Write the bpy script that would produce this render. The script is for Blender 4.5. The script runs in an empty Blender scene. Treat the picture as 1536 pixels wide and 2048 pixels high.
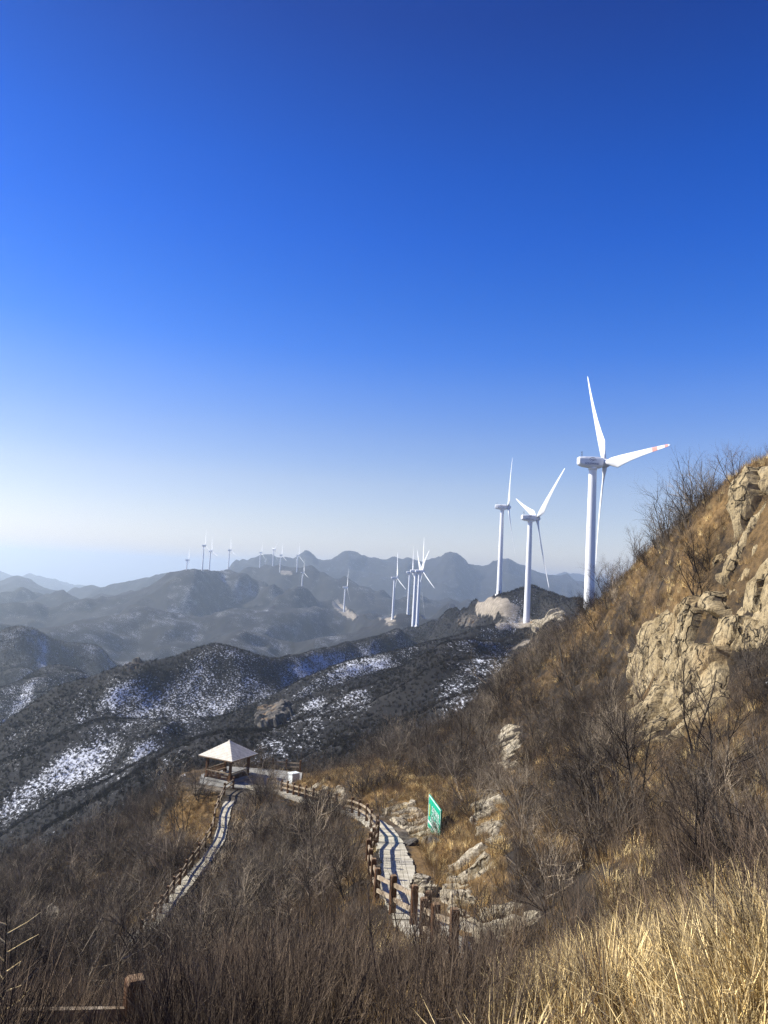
import bpy, math, random
import numpy as np
from mathutils import Matrix, Vector, Euler
R = math.radians
C = bpy.context.scene.collection
SC = bpy.context.scene

# ------------------------------------------------------------------ camera
F, CX, CY = 1500.0, 768.0, 1024.0            # focal length and centre in photo pixels
PITCH, ROLL = 4.8, 3.0
CAM = (Matrix.Rotation(R(90 + PITCH), 3, 'X') @ Matrix.Rotation(R(ROLL), 3, 'Z'))
cd = bpy.data.cameras.new('camera'); cam = bpy.data.objects.new('camera', cd); C.objects.link(cam)
cam.matrix_world = CAM.to_4x4()
cd.sensor_fit = 'VERTICAL'; cd.sensor_height = 36.0; cd.lens = 36.0 * F / 2048.0
cd.clip_start = 0.1; cd.clip_end = 60000.0
SC.camera = cam
SC.render.resolution_x, SC.render.resolution_y = 768, 1024

# ------------------------------------------------------------------ light
SUN_AZ, SUN_EL = -83.0, 37.0                 # azimuth from the view direction (+Y), negative = left
W = bpy.data.worlds.new('World'); SC.world = W; W.use_nodes = True
nt = W.node_tree; nt.nodes.clear()
wo = nt.nodes.new('ShaderNodeOutputWorld'); bg = nt.nodes.new('ShaderNodeBackground')
sk = nt.nodes.new('ShaderNodeTexSky'); sk.sky_type = 'NISHITA'; sk.sun_disc = False
sk.sun_elevation = R(SUN_EL); sk.sun_rotation = R(SUN_AZ)
sk.altitude = 900; sk.air_density = 1.0; sk.dust_density = 0.6; sk.ozone_density = 4.0
hs = nt.nodes.new('ShaderNodeHueSaturation'); hs.inputs['Saturation'].default_value = 1.25; hs.inputs['Hue'].default_value = .503
nt.links.new(sk.outputs[0], hs.inputs['Color'])
# dry winter air seen from a high ridge: cobalt overhead, milky towards the horizon
tc = nt.nodes.new('ShaderNodeTexCoord'); sx = nt.nodes.new('ShaderNodeSeparateXYZ'); nt.links.new(tc.outputs['Generated'], sx.inputs[0])
deep = nt.nodes.new('ShaderNodeValToRGB'); nt.links.new(sx.outputs['Z'], deep.inputs[0])
TINT = [(0, (1.15, 1.0, 1.1)), (.07, (1.62, 1.14, 1.05)), (.12, (1.85, 1.2, 1.08)), (.18, (1.65, 1.15, 1.2)), (.24, (1.2, 1.06, 1.36)), (.29, (.70, .93, 1.45)),
        (.35, (.40, .82, 1.45)), (.42, (.16, .70, 1.45)), (.49, (.03, .60, 1.34)), (.56, (.0, .48, 1.12)), (.62, (.0, .37, .93)), (1, (.0, .30, .70))]
el = deep.color_ramp.elements
while len(el) < len(TINT): el.new(.5)
for q, (p, c) in zip(el, TINT): q.position = p; q.color = tuple(v / 2 for v in c) + (1,)
mu = nt.nodes.new('ShaderNodeVectorMath'); mu.operation = 'MULTIPLY'
nt.links.new(hs.outputs[0], mu.inputs[0]); nt.links.new(deep.outputs[0], mu.inputs[1])
m2 = nt.nodes.new('ShaderNodeVectorMath'); m2.operation = 'SCALE'; m2.inputs['Scale'].default_value = 2.0; nt.links.new(mu.outputs[0], m2.inputs[0])
nt.links.new(m2.outputs[0], bg.inputs['Color']); bg.inputs['Strength'].default_value = 0.078
nt.links.new(bg.outputs[0], wo.inputs['Surface'])
sl = bpy.data.lights.new('sun', 'SUN'); sl.energy = 5.0; sl.angle = R(0.5); sl.color = (1.0, 0.94, 0.83)
so = bpy.data.objects.new('sun', sl); C.objects.link(so)
SD = Vector((math.sin(R(SUN_AZ)) * math.cos(R(SUN_EL)), math.cos(R(SUN_AZ)) * math.cos(R(SUN_EL)), math.sin(R(SUN_EL))))
so.rotation_euler = SD.to_track_quat('Z', 'Y').to_euler()
so.location = (-300, 100, 300)
SC.view_settings.view_transform = 'Standard'; SC.view_settings.look = 'None'
SC.view_settings.exposure = 0.78; SC.view_settings.gamma = 1.0
SC.cycles.use_denoising = True; SC.cycles.denoiser = 'OPENIMAGEDENOISE'; SC.cycles.denoising_prefilter = 'NONE'; SC.cycles.denoising_input_passes = 'RGB_ALBEDO_NORMAL'
SC.cycles.max_bounces = 4; SC.cycles.diffuse_bounces = 2; SC.cycles.glossy_bounces = 2
SC.cycles.volume_bounces = 1
HAZE_DENSITY = 1.7e-4
HAZE_COLOR = (0.76, 0.90, 1.0)

# ------------------------------------------------------------------ helpers
MC = np.array(CAM)
def ray(px, py):
    return MC @ np.array([(px - CX) / F, -(py - CY) / F, -1.0])
def at(px, py, d):
    v = ray(px, py); return v * (d / math.hypot(v[0], v[1]))
def project(P):
    v = np.asarray(P) @ MC                    # inverse of a rotation
    z = -v[..., 2]
    return CX + F * v[..., 0] / z, CY - F * v[..., 1] / z, z
def sstep(a, b, x):
    t = np.clip((x - a) / (b - a), 0, 1); return t * t * (3 - 2 * t)

def hash2(ix, iy, s):
    h = (ix * 374761393 + iy * 668265263 + s * 974634777) & 0xffffffff
    h = ((h ^ (h >> 13)) * 1274126177) & 0xffffffff
    h = ((h ^ (h >> 15)) * 2246822519) & 0xffffffff
    return ((h ^ (h >> 16)) & 0xffffff) / float(0x1000000)
def perlin(x, y, s=0):
    x = np.asarray(x, float); y = np.asarray(y, float)
    ix = np.floor(x).astype(np.int64); iy = np.floor(y).astype(np.int64); fx = x - ix; fy = y - iy
    ux = fx * fx * fx * (fx * (fx * 6 - 15) + 10); uy = fy * fy * fy * (fy * (fy * 6 - 15) + 10)
    def g(a, b):
        t = hash2(ix + a, iy + b, s) * 6.2831853
        return np.cos(t) * (fx - a) + np.sin(t) * (fy - b)
    n0 = g(0, 0) * (1 - ux) + g(1, 0) * ux; n1 = g(0, 1) * (1 - ux) + g(1, 1) * ux
    return (n0 * (1 - uy) + n1 * uy) * 1.5
def fbm(x, y, s=0, o=4):
    a, t = 1.0, 0
    for k in range(o):
        t = t + a * perlin(x * 2 ** k, y * 2 ** k, s + k * 17); a *= .5
    return t
def hash3(ix, iy, iz, s):
    return hash2(ix + iz * 1619, iy + iz * 31337, s)
def worley(P, scale, s=0):
    """cell id hash of the nearest point and the F2-F1 gap, for points P (N,3)"""
    Q = P / scale; I = np.floor(Q).astype(np.int64)
    n = len(Q); f1 = np.full(n, 9.); f2 = np.full(n, 9.); cid = np.zeros(n); off = np.zeros((n, 3))
    for a in (-1, 0, 1):
        for b in (-1, 0, 1):
            for c in (-1, 0, 1):
                jx, jy, jz = I[:, 0] + a, I[:, 1] + b, I[:, 2] + c
                o = np.stack([jx + hash3(jx, jy, jz, s), jy + hash3(jx, jy, jz, s + 1), jz + hash3(jx, jy, jz, s + 2)], 1)
                dv = Q - o; d = np.sqrt((dv ** 2).sum(1)); m = d < f1
                f2 = np.where(m, f1, np.minimum(f2, d))
                cid = np.where(m, hash3(jx, jy, jz, s + 5), cid); off = np.where(m[:, None], dv, off)
                f1 = np.where(m, d, f1)
    return cid, f2 - f1, off
def inpoly(px, py, poly):
    r = np.zeros(px.shape, bool); n = len(poly)
    for i in range(n):
        x0, y0 = poly[i]; x1, y1 = poly[(i + 1) % n]
        c = ((y0 > py) != (y1 > py)) & (px < (x1 - x0) * (py - y0) / ((y1 - y0) + 1e-9) + x0)
        r ^= c
    return r

def link(name, me, mat=None, parent=None):
    o = bpy.data.objects.new(name, me); C.objects.link(o)
    if mat is not None and not me.materials: me.materials.append(mat)
    if parent is not None: o.parent = parent
    return o
def empty(name, loc, rz=0.0):
    o = bpy.data.objects.new(name, None); C.objects.link(o); o.location = loc; o.rotation_euler = (0, 0, rz)
    o.empty_display_size = .3
    return o
def tag(o, label=None, cat=None, group=None, kind=None):
    if label: o['label'] = label
    if cat: o['category'] = cat
    if group: o['group'] = group
    if kind: o['kind'] = kind
    return o
def copy_tree(o, parent=None):
    c = o.copy(); C.objects.link(c); c.parent = parent
    for ch in o.children: copy_tree(ch, c)
    return c

class MB:
    def __init__(s): s.v = []; s.f = []; s.m = []
    def add(s, vs, fs, mi=0):
        b = len(s.v); s.v.extend([tuple(x) for x in vs]); s.f.extend([tuple(i + b for i in f) for f in fs]); s.m.extend([mi] * len(fs))
    def box(s, c, size, rot=None, mi=0, taper=1.0, bev=0.0):
        hx, hy, hz = size[0] / 2, size[1] / 2, size[2] / 2
        if bev <= 0:
            vs = [Vector((x * (taper if z > 0 else 1), y * (taper if z > 0 else 1), z)) for z in (-hz, hz) for x, y in ((-hx, -hy), (hx, -hy), (hx, hy), (-hx, hy))]
            fs = [(3, 2, 1, 0), (4, 5, 6, 7), (0, 1, 5, 4), (1, 2, 6, 5), (2, 3, 7, 6), (3, 0, 4, 7)]
        else:
            vs, fs, n = [], [], 8
            for z, k in ((-hz, 1), (-hz + bev, 0), (hz - bev, 0), (hz, 1)):
                for sx, sy, q in ((-1, -1, 0), (1, -1, 1), (1, 1, 0), (-1, 1, 1)):
                    X, Y = hx - k * bev * .7, hy - k * bev * .7
                    p1 = (sx * (X - bev), sy * Y); p2 = (sx * X, sy * (Y - bev))
                    for p in ((p2, p1) if q == 0 else (p1, p2)): vs.append(Vector((p[0], p[1], z)))
            for L in range(3):
                for i in range(n): fs.append((L * n + i, L * n + (i + 1) % n, (L + 1) * n + (i + 1) % n, (L + 1) * n + i))
            fs.append(tuple(reversed(range(n)))); fs.append(tuple(range(3 * n, 4 * n)))
        c = Vector(c)
        s.add([(rot @ v if rot is not None else v) + c for v in vs], fs, mi)
    def tube(s, pts, rad, n=6, caps=True, mi=0):
        pts = [Vector(p) for p in pts]; b = len(s.v); ref = None
        for i, p in enumerate(pts):
            t = (pts[min(i + 1, len(pts) - 1)] - pts[max(i - 1, 0)])
            if t.length < 1e-9: t = Vector((0, 0, 1))
            t.normalize()
            if ref is None:
                ref = t.orthogonal().normalized()
            ref = (ref - t * ref.dot(t)); ref = ref.normalized() if ref.length > 1e-6 else t.orthogonal().normalized()
            bi = t.cross(ref); r = rad[i] if hasattr(rad, '__len__') else rad
            for k in range(n):
                a = 2 * math.pi * k / n; s.v.append(tuple(p + (ref * math.cos(a) + bi * math.sin(a)) * r))
        for i in range(len(pts) - 1):
            for k in range(n):
                s.f.append((b + i * n + k, b + i * n + (k + 1) % n, b + (i + 1) * n + (k + 1) % n, b + (i + 1) * n + k)); s.m.append(mi)
        if caps:
            s.f.append(tuple(b + k for k in reversed(range(n)))); s.m.append(mi)
            s.f.append(tuple(b + (len(pts) - 1) * n + k for k in range(n))); s.m.append(mi)
    def mesh(s, name, mats=None, smooth=False):
        me = bpy.data.meshes.new(name); me.from_pydata(s.v, [], s.f)
        if mats:
            for m in (mats if isinstance(mats, (list, tuple)) else [mats]): me.materials.append(m)
        me.polygons.foreach_set('material_index', s.m)
        if smooth: me.polygons.foreach_set('use_smooth', [True] * len(s.f))
        me.update(); return me
    def build(s, name, mat, parent=None, smooth=False):
        return link(name, s.mesh(name, mat, smooth), None, parent)

# ------------------------------------------------------------------ materials
class NB:
    def __init__(s, name):
        s.mat = bpy.data.materials.new(name); s.mat.use_nodes = True; s.t = s.mat.node_tree; s.t.nodes.clear()
        s.out = s.n('ShaderNodeOutputMaterial'); s.bs = s.n('ShaderNodeBsdfPrincipled')
        s.l(s.bs.outputs[0], s.out.inputs[0]); s.bs.inputs['Specular IOR Level'].default_value = .25
    def n(s, t, **k):
        x = s.t.nodes.new(t)
        for a, b in k.items(): setattr(x, a, b)
        return x
    def l(s, a, b): s.t.links.new(a, b)
    def pos(s): return s.n('ShaderNodeNewGeometry').outputs['Position']
    def obj(s): return s.n('ShaderNodeTexCoord').outputs['Object']
    def scale(s, v, sx, sy, sz, rz=0):
        m = s.n('ShaderNodeMapping'); m.inputs['Scale'].default_value = (sx, sy, sz); m.inputs['Rotation'].default_value = (0, 0, rz); s.l(v, m.inputs[0]); return m.outputs[0]
    def noise(s, v, sc, det=4, rough=.6, dist=0):
        x = s.n('ShaderNodeTexNoise'); x.inputs['Scale'].default_value = sc; x.inputs['Detail'].default_value = det
        x.inputs['Roughness'].default_value = rough; x.inputs['Distortion'].default_value = dist
        if v is not None: s.l(v, x.inputs['Vector'])
        return x.outputs['Fac']
    def ramp(s, v, stops):
        x = s.n('ShaderNodeValToRGB'); e = x.color_ramp.elements
        while len(e) < len(stops): e.new(.5)
        for q, (p, c) in zip(e, stops): q.position = p; q.color = (c if hasattr(c, '__len__') else (c, c, c)) + (1,) if hasattr(c, '__len__') else (c, c, c, 1)
        s.l(v, x.inputs[0]); return x.outputs[0]
    def mix(s, f, a, b, mode='MIX'):
        x = s.n('ShaderNodeMix', data_type='RGBA', blend_type=mode)
        for v, i in ((f, 0), (a, 6), (b, 7)):
            if isinstance(v, (int, float)): x.inputs[i].default_value = v
            elif isinstance(v, tuple): x.inputs[i].default_value = v + (1,)
            else: s.l(v, x.inputs[i])
        return x.outputs[2]
    def math(s, op, a, b=None, clamp=False):
        x = s.n('ShaderNodeMath', operation=op, use_clamp=clamp)
        for v, i in ((a, 0), (b, 1)):
            if v is None: continue
            if isinstance(v, (int, float)): x.inputs[i].default_value = v
            else: s.l(v, x.inputs[i])
        return x.outputs[0]
    def attr(s, name): 
        x = s.n('ShaderNodeAttribute'); x.attribute_name = name; return x.outputs['Fac']
    def bump(s, h, strength, dist):
        x = s.n('ShaderNodeBump'); x.inputs['Strength'].default_value = strength; x.inputs['Distance'].default_value = dist
        s.l(h, x.inputs['Height']); s.l(x.outputs[0], s.bs.inputs['Normal'])
    def fin(s, col, rough=.85):
        if isinstance(col, tuple): s.bs.inputs['Base Color'].default_value = col + (1,)
        else: s.l(col, s.bs.inputs['Base Color'])
        s.bs.inputs['Roughness'].default_value = rough
        return s.mat

def mat_noise(name, c0, c1, sc=3.0, rough=.85, bump=0, bd=.02, stretch=(1, 1, 1), rnd=False, lo=.35, hi=.65):
    b = NB(name); v = b.scale(b.obj(), *stretch); f = b.noise(v, sc, 5, .65)
    col = b.ramp(f, [(lo, c0), (hi, c1)])
    if rnd:
        oi = b.n('ShaderNodeObjectInfo').outputs['Random']
        col = b.mix(1.0, col, b.ramp(oi, [(0, (.30, .28, .28)), (.5, (.75, .71, .67)), (.8, (1.25, 1.17, 1.05)), (1, (2.1, 1.95, 1.7))]), 'MULTIPLY')
    if bump: b.bump(f, bump, bd)
    return b.fin(col, rough)

def terrain_material():
    b = NB('hillside_ground'); P = b.pos()
    n1 = b.noise(P, .035, 6, .65); n2 = b.noise(P, .5, 6, .7); n3 = b.noise(P, 3.0, 5, .7)
    n4 = b.noise(b.scale(P, .09, .03, .05, .7), 1.0, 8, .75)
    scrub = b.ramp(n2, [(.3, (.014, .011, .008)), (.52, (.030, .023, .016)), (.78, (.070, .050, .030))])
    dry = b.ramp(n3, [(.3, (.085, .052, .020)), (.6, (.20, .125, .05)), (.8, (.30, .21, .10))])
    gold = b.math('ADD', b.attr('gold'), b.math('MULTIPLY', b.math('SUBTRACT', n2, .5), .9))
    col = b.mix(b.ramp(gold, [(.35, 0.0), (.7, 1.0)]), scrub, dry)
    # far slopes: a felt of leafless brush, seen as fine dark mottling
    brush = b.ramp(n4, [(.32, (.006, .006, .007)), (.55, (.014, .0135, .013)), (.8, (.034, .031, .026))])
    brush = b.mix(1.0, brush, b.ramp(n1, [(.3, (.6, .6, .62)), (.5, (1.1, 1.1, 1.1)), (.7, (1.8, 1.75, 1.65))]), 'MULTIPLY')
    col = b.mix(b.attr('far'), col, brush)
    earthn = b.math('ADD', b.attr('earth'), b.math('MULTIPLY', b.math('SUBTRACT', b.noise(P, .12, 6, .7), .5), .9))
    earth = b.ramp(b.noise(P, .25, 6, .7), [(.3, (.13, .108, .08)), (.7, (.37, .325, .26))])
    col = b.mix(b.ramp(earthn, [(.42, 0.0), (.58, 1.0)]), col, earth)
    sn = b.math('ADD', b.attr('snow'), b.math('MULTIPLY', b.math('SUBTRACT', b.noise(b.scale(P, 1.5, .75, 2.2, .6), .75, 9, .76), .5), 2.6))
    sn = b.math('ADD', sn, b.math('MULTIPLY', b.math('SUBTRACT', n1, .5), .9))
    col = b.mix(b.ramp(sn, [(.48, 0.0), (.70, 1.0)]), col, (.74, .77, .82))
    hgt = b.math('ADD', b.math('MULTIPLY', n3, .12), n2)
    b.bump(hgt, .7, .5)
    return b.fin(col, .95)

def rock_material(name, c0, c1, c2):
    b = NB(name); P = b.pos()
    n1 = b.noise(P, .5, 6, .65, .4); n2 = b.noise(P, 3.2, 8, .72); n3 = b.noise(P, .16, 3, .5)
    col = b.ramp(n1, [(.3, c0), (.55, c1), (.75, c2)])
    col = b.mix(b.ramp(n2, [(.38, .75), (.52, 0.0)]), col, (.075, .062, .045))          # lichen and dirt in the pores
    col = b.mix(b.ramp(n3, [(.55, 0.0), (.7, .55)]), col, (.40, .24, .09))              # ochre stain
    v = b.n('ShaderNodeTexVoronoi'); v.feature = 'DISTANCE_TO_EDGE'; v.inputs['Scale'].default_value = .62
    dn = b.n('ShaderNodeTexNoise'); dn.inputs['Scale'].default_value = 1.3; b.l(P, dn.inputs['Vector'])
    va = b.n('ShaderNodeVectorMath', operation='ADD'); b.l(b.scale(P, 1, 1, .45, .5), va.inputs[0]); b.l(dn.outputs['Color'], va.inputs[1])
    b.l(va.outputs[0], v.inputs['Vector'])
    ck = b.ramp(v.outputs['Distance'], [(0, 0.0), (.035, 1.0)])
    col = b.mix(b.ramp(v.outputs['Distance'], [(0, .8), (.03, 0.0)]), col, (.04, .033, .024))
    b.bump(b.math('ADD', b.math('MULTIPLY', ck, .6), b.math('ADD', b.math('MULTIPLY', n2, .55), b.math('MULTIPLY', n1, .4))), 1.0, .30)
    return b.fin(col, .93)

M = {}
M['ground'] = terrain_material()
M['rock'] = rock_material('weathered_rock', (.25, .19, .10), (.40, .315, .18), (.52, .43, .27))
M['pale_rock'] = rock_material('pale_rock', (.32, .27, .175), (.47, .41, .30), (.60, .55, .44))
M['grey_rock'] = rock_material('grey_rock', (.07, .065, .06), (.13, .12, .105), (.30, .28, .24))
M['wood'] = mat_noise('brown_fence_wood', (.055, .025, .011), (.15, .07, .027), 6, .7, .3, .01, (1, 1, .15))
M['wood_worn'] = mat_noise('worn_fence_wood', (.14, .08, .04), (.36, .26, .16), 5, .8, .3, .01, (1, 1, .2))
M['rail'] = mat_noise('weathered_rail', (.20, .14, .085), (.42, .35, .25), 4, .85, .3, .01)
M['roof'] = mat_noise('cedar_roof', (.54, .50, .42), (.70, .66, .57), 2.5, .7, .2, .01)
M['path'] = mat_noise('stone_path', (.36, .33, .25), (.56, .52, .42), 1.6, .9, .5, .02)
M['concrete'] = mat_noise('concrete', (.17, .165, .15), (.33, .325, .30), .9, .9, .2, .02)
M['steel'] = mat_noise('turbine_paint', (.74, .76, .78), (.80, .81, .82), .12, .38, 0, .01, (1, 1, .12))
M['red'] = mat_noise('red_band', (.66, .30, .26), (.72, .36, .31), 2, .45)
M['navy'] = mat_noise('navy_decal', (.01, .03, .12), (.015, .04, .15), 2, .5)
M['grey'] = mat_noise('dark_grey_metal', (.05, .05, .05), (.09, .09, .09), 3, .5)
M['green'] = mat_noise('green_sign_face', (.0, .34, .19), (.01, .40, .24), 2, .4)
M['white'] = mat_noise('white_sign_paint', (.74, .78, .76), (.82, .84, .82), 2, .45)
M['yellow'] = mat_noise('yellow_emblem', (.62, .62, .16), (.70, .68, .22), 2, .45)
M['cabinet'] = mat_noise('cabinet_paint', (.66, .70, .68), (.78, .80, .78), 2, .5)
M['bark'] = mat_noise('bark', (.014, .011, .009), (.05, .04, .03), 9, .9, .4, .01)
M['twig'] = mat_noise('twig', (.065, .055, .043), (.31, .27, .215), 2.0, .85, 0, 0, (1, 1, 1), True)
M['dark_twig'] = mat_noise('dark_twig', (.026, .021, .016), (.115, .092, .07), 2.0, .85, 0, 0, (1, 1, 1), True)
M['scrub'] = mat_noise('scrub_twig', (.045, .032, .024), (.25, .195, .14), 2.5, .85, 0, 0, (1, 1, 1), True)
M['grass'] = mat_noise('dry_grass', (.50, .38, .16), (.84, .72, .43), 2.2, .75, 0, 0, (1, 1, 1), True)
M['brown_grass'] = mat_noise('brown_grass', (.17, .11, .045), (.44, .32, .15), 2.2, .8, 0, 0, (1, 1, 1), True)
M['brush'] = mat_noise('hillside_brush', (.010, .0095, .009), (.046, .041, .035), 1.2, .95, 0, 0, (1, 1, 1), True)

# ------------------------------------------------------------------ terrain
OX, OY = 0.0, -8.0                            # the sheet is a polar grid round a point behind the viewer
ZC = lambda z, d: [(px, None, d, z) for px in (-500, 768, 2100)]
CURVES = [
 ZC(-1.75, .8),
 # near slope
 [(-500,2300,5),(0,2290,5.5),(300,2270,5.5),(450,2200,5.5),(768,2150,5),(1050,2140,5),(1200,2130,5),(1370,2120,4.6),(1536,2110,4.3),(2000,2060,4)],
 [(-500,2140,13),(0,2135,13),(275,2130,13),(400,2080,13),(600,2045,13.5),(768,2030,13.5),(900,2010,14),(1050,1960,13),(1200,1925,12),(1370,1925,10),(1536,1925,8.8),(2000,1880,8)],
 [(-500,1960,34),(0,1945,36),(200,1960,33),(400,1960,28),(600,1935,27),(768,1880,24),(900,1855,22.5),(1050,1800,22),(1200,1760,20),(1370,1745,17),(1536,1740,15),(2000,1650,14)],
 [(-500,1860,60),(0,1865,62),(200,1865,58),(290,1870,53),(360,1795,60),(400,1735,66),(500,1760,52),(600,1760,46),(768,1690,45),(900,1680,43),(1050,1630,40),(1200,1575,36),(1370,1570,29),(1536,1560,25),(2000,1480,22)],
 [(-500,1800,100),(0,1785,95),(200,1740,85),(300,1700,80),(400,1640,80),(450,1595,80),(520,1577,79),(600,1597,71),(700,1625,61),(768,1622,60),(900,1590,60),(1050,1510,60),(1200,1430,55),(1370,1430,41),(1536,1330,38),(2000,1170,31)],
 # crest of the near slope
 [(-500,1810,150),(0,1735,130),(100,1702,122),(190,1664,113),(300,1620,105),(395,1580,98),(450,1566,93),(520,1558,91),(600,1558,92),(700,1525,96),(850,1465,100),(950,1422,98),(1020,1335,95),(1100,1288,90),(1170,1232,82),(1280,1122,70),(1370,1040,58),(1450,970,54),(1536,912,50),(2000,740,45)],
]
HILLS = [
 # spur B, spur A, hill and main ridge, hills behind, turbine hill, far hill, mountains, faint range
 [(-500,1800,215),(0,1690,235),(146,1602,245),(255,1537,256),(320,1500,264),(401,1471,272),(510,1457,285),(560,1425,300),(620,1395,310),(700,1362,330),(800,1335,345),(900,1308,360),(1000,1285,370),(1040,1268,380),(1100,1262,350),(1172,1262,285),(1300,1220,260),(1536,1200,240),(2000,1180,240)],
 [(-500,1650,300),(0,1548,310),(142,1464,322),(210,1440,330),(300,1440,332),(430,1440,338),(520,1405,352),(600,1360,372),(700,1322,400),(800,1300,430),(900,1275,450),(960,1260,455),(1010,1250,460),(1052,1246,464),(1100,1236,440),(1172,1228,340),(1300,1200,320),(1536,1190,300),(2000,1180,300)],
 [(-500,1560,380),(0,1464,380),(60,1425,384),(109,1395,388),(200,1362,395),(270,1335,404),(350,1318,414),(400,1297,420),(433,1289,424),(480,1300,428),(520,1314,435),(560,1322,450),(620,1302,520),(700,1287,620),(760,1274,720),(800,1263,800),(840,1252,880),(870,1243,830),(900,1230,760),(940,1212,660),(970,1196,590),(997,1187,560),(1020,1186,560),(1045,1172,575),(1080,1176,570),(1130,1195,540),(1200,1205,480),(1536,1200,420),(2000,1190,420)],
 [(-500,1420,640),(0,1395,640),(50,1357,680),(100,1339,700),(160,1341,705),(205,1362,695),(260,1400,690),(430,1380,760),(560,1345,720),(700,1312,880),(840,1275,1080),(900,1260,980),(1000,1235,850),(1200,1225,700),(2000,1215,700)],
 [(-500,1310,1050),(0,1299,1050),(81,1281,1100),(130,1287,1120),(200,1297,1130),(232,1328,1150),(300,1325,1180),(400,1305,1250),(456,1273,1300),(480,1263,1310),(512,1269,1310),(560,1290,1330),(700,1272,1400),(760,1252,1320),(790,1234,1300),(816,1228,1340),(860,1240,1300),(1000,1238,1150),(1200,1230,950),(2000,1220,950)],
 [(-500,1260,1500),(0,1252,1500),(60,1262,1500),(150,1255,1520),(220,1240,1560),(290,1212,1640),(330,1222,1640),(400,1235,1650),(470,1215,1700),(520,1222,1680),(600,1225,1700),(690,1226,1880),(760,1238,1600),(850,1240,1550),(1000,1236,1400),(2000,1225,1300)],
 [(-500,1240,2000),(0,1222,2000),(50,1229,2000),(130,1221,2020),(200,1212,2030),(255,1200,2050),(300,1180,2050),(345,1153,2060),(372,1142,2070),(402,1138,2080),(425,1146,2150),(450,1137,2300),(480,1147,2260),(520,1167,2200),(560,1180,2120),(603,1191,2070),(650,1208,2060),(700,1226,2000),(760,1236,1900),(850,1236,1900),(1000,1232,1800),(1200,1225,1700),(2000,1220,1600)],
 [(-500,1210,2610),(0,1207,2610),(200,1197,2610),(300,1183,2610),(400,1176,2610),(470,1160,2610),(500,1147,2697),(517,1137,2740),(541,1131,2697),(560,1142,2566),(591,1144,2566),(625,1139,2566),(660,1153,2523),(710,1175,2436),(770,1196,2392),(850,1207,2392),(950,1214,2392),(1100,1216,2349),(1536,1220,2349),(2000,1225,2349)],
 [(-500,1170,3849),(-150,1172,3849),(0,1178,3849),(33,1163,3849),(81,1173,3849),(127,1187,3849),(173,1185,3639),(228,1168,3500),(293,1155,3500),(342,1152,3639),(400,1160,4059),(455,1148,4200),(462,1128,4200),(487,1123,4200),(505,1116,4200),(520,1110,4200),(540,1112,4200),(560,1121,4200),(590,1125,4200),(612,1113,4200),(640,1120,4200),(665,1119,4200),(680,1111,4200),(697,1106,4200),(712,1110,4200),(735,1119,4200),(765,1121,4200),(800,1124,4200),(815,1120,4200),(845,1126,4200),(868,1116,4200),(885,1112,4200),(912,1116,4200),(930,1127,4200),(960,1133,4270),(985,1129,4340),(1022,1121,4410),(1040,1130,4480),(1062,1140,4550),(1100,1151,4690),(1130,1156,4760),(1170,1166,4900),(1250,1172,4900),(1536,1178,4900),(2000,1185,4900)],
 [(-500,1135,8049),(-100,1140,8049),(0,1142,8049),(38,1157,8049),(59,1149,8049),(120,1162,8049),(173,1178,8049),(260,1192,8049),(600,1192,8049),(1040,1172,8049),(1125,1148,8049),(1180,1153,8049),(1260,1172,8049),(2000,1190,8049)],
]
NA, NR = 720, 860
AZ = np.linspace(-.70, .70, NA)               # radians from +Y about O
LR = np.linspace(math.log(5.0), math.log(16000.0), NR)
def curve_rows(c):
    a, r, z = [], [], []
    for q in c:
        if len(q) == 4:
            v = ray(q[0], 1150); h = math.hypot(v[0], v[1]); p = (v[0] / h * q[2], v[1] / h * q[2], q[3])
        else: p = at(*q)
        x, y = p[0] - OX, p[1] - OY
        a.append(math.atan2(x, y)); r.append(math.log(math.hypot(x, y))); z.append(p[2])
    o = np.argsort(a); a = np.array(a)[o]; r = np.array(r)[o]; z = np.array(z)[o]
    return np.interp(AZ, a, r), np.interp(AZ, a, z)
def smooth(v, n):
    if n < 2: return v
    k = np.hanning(n + 2)[1:-1]; k /= k.sum(); p = np.pad(v, (n // 2, n - 1 - n // 2), 'edge')
    return np.convolve(p, k, 'valid')
rows = []
for c in CURVES:
    r, z = curve_rows(c); rows.append((smooth(r, 25), smooth(z, 25)))
prev = rows[-1]
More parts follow.
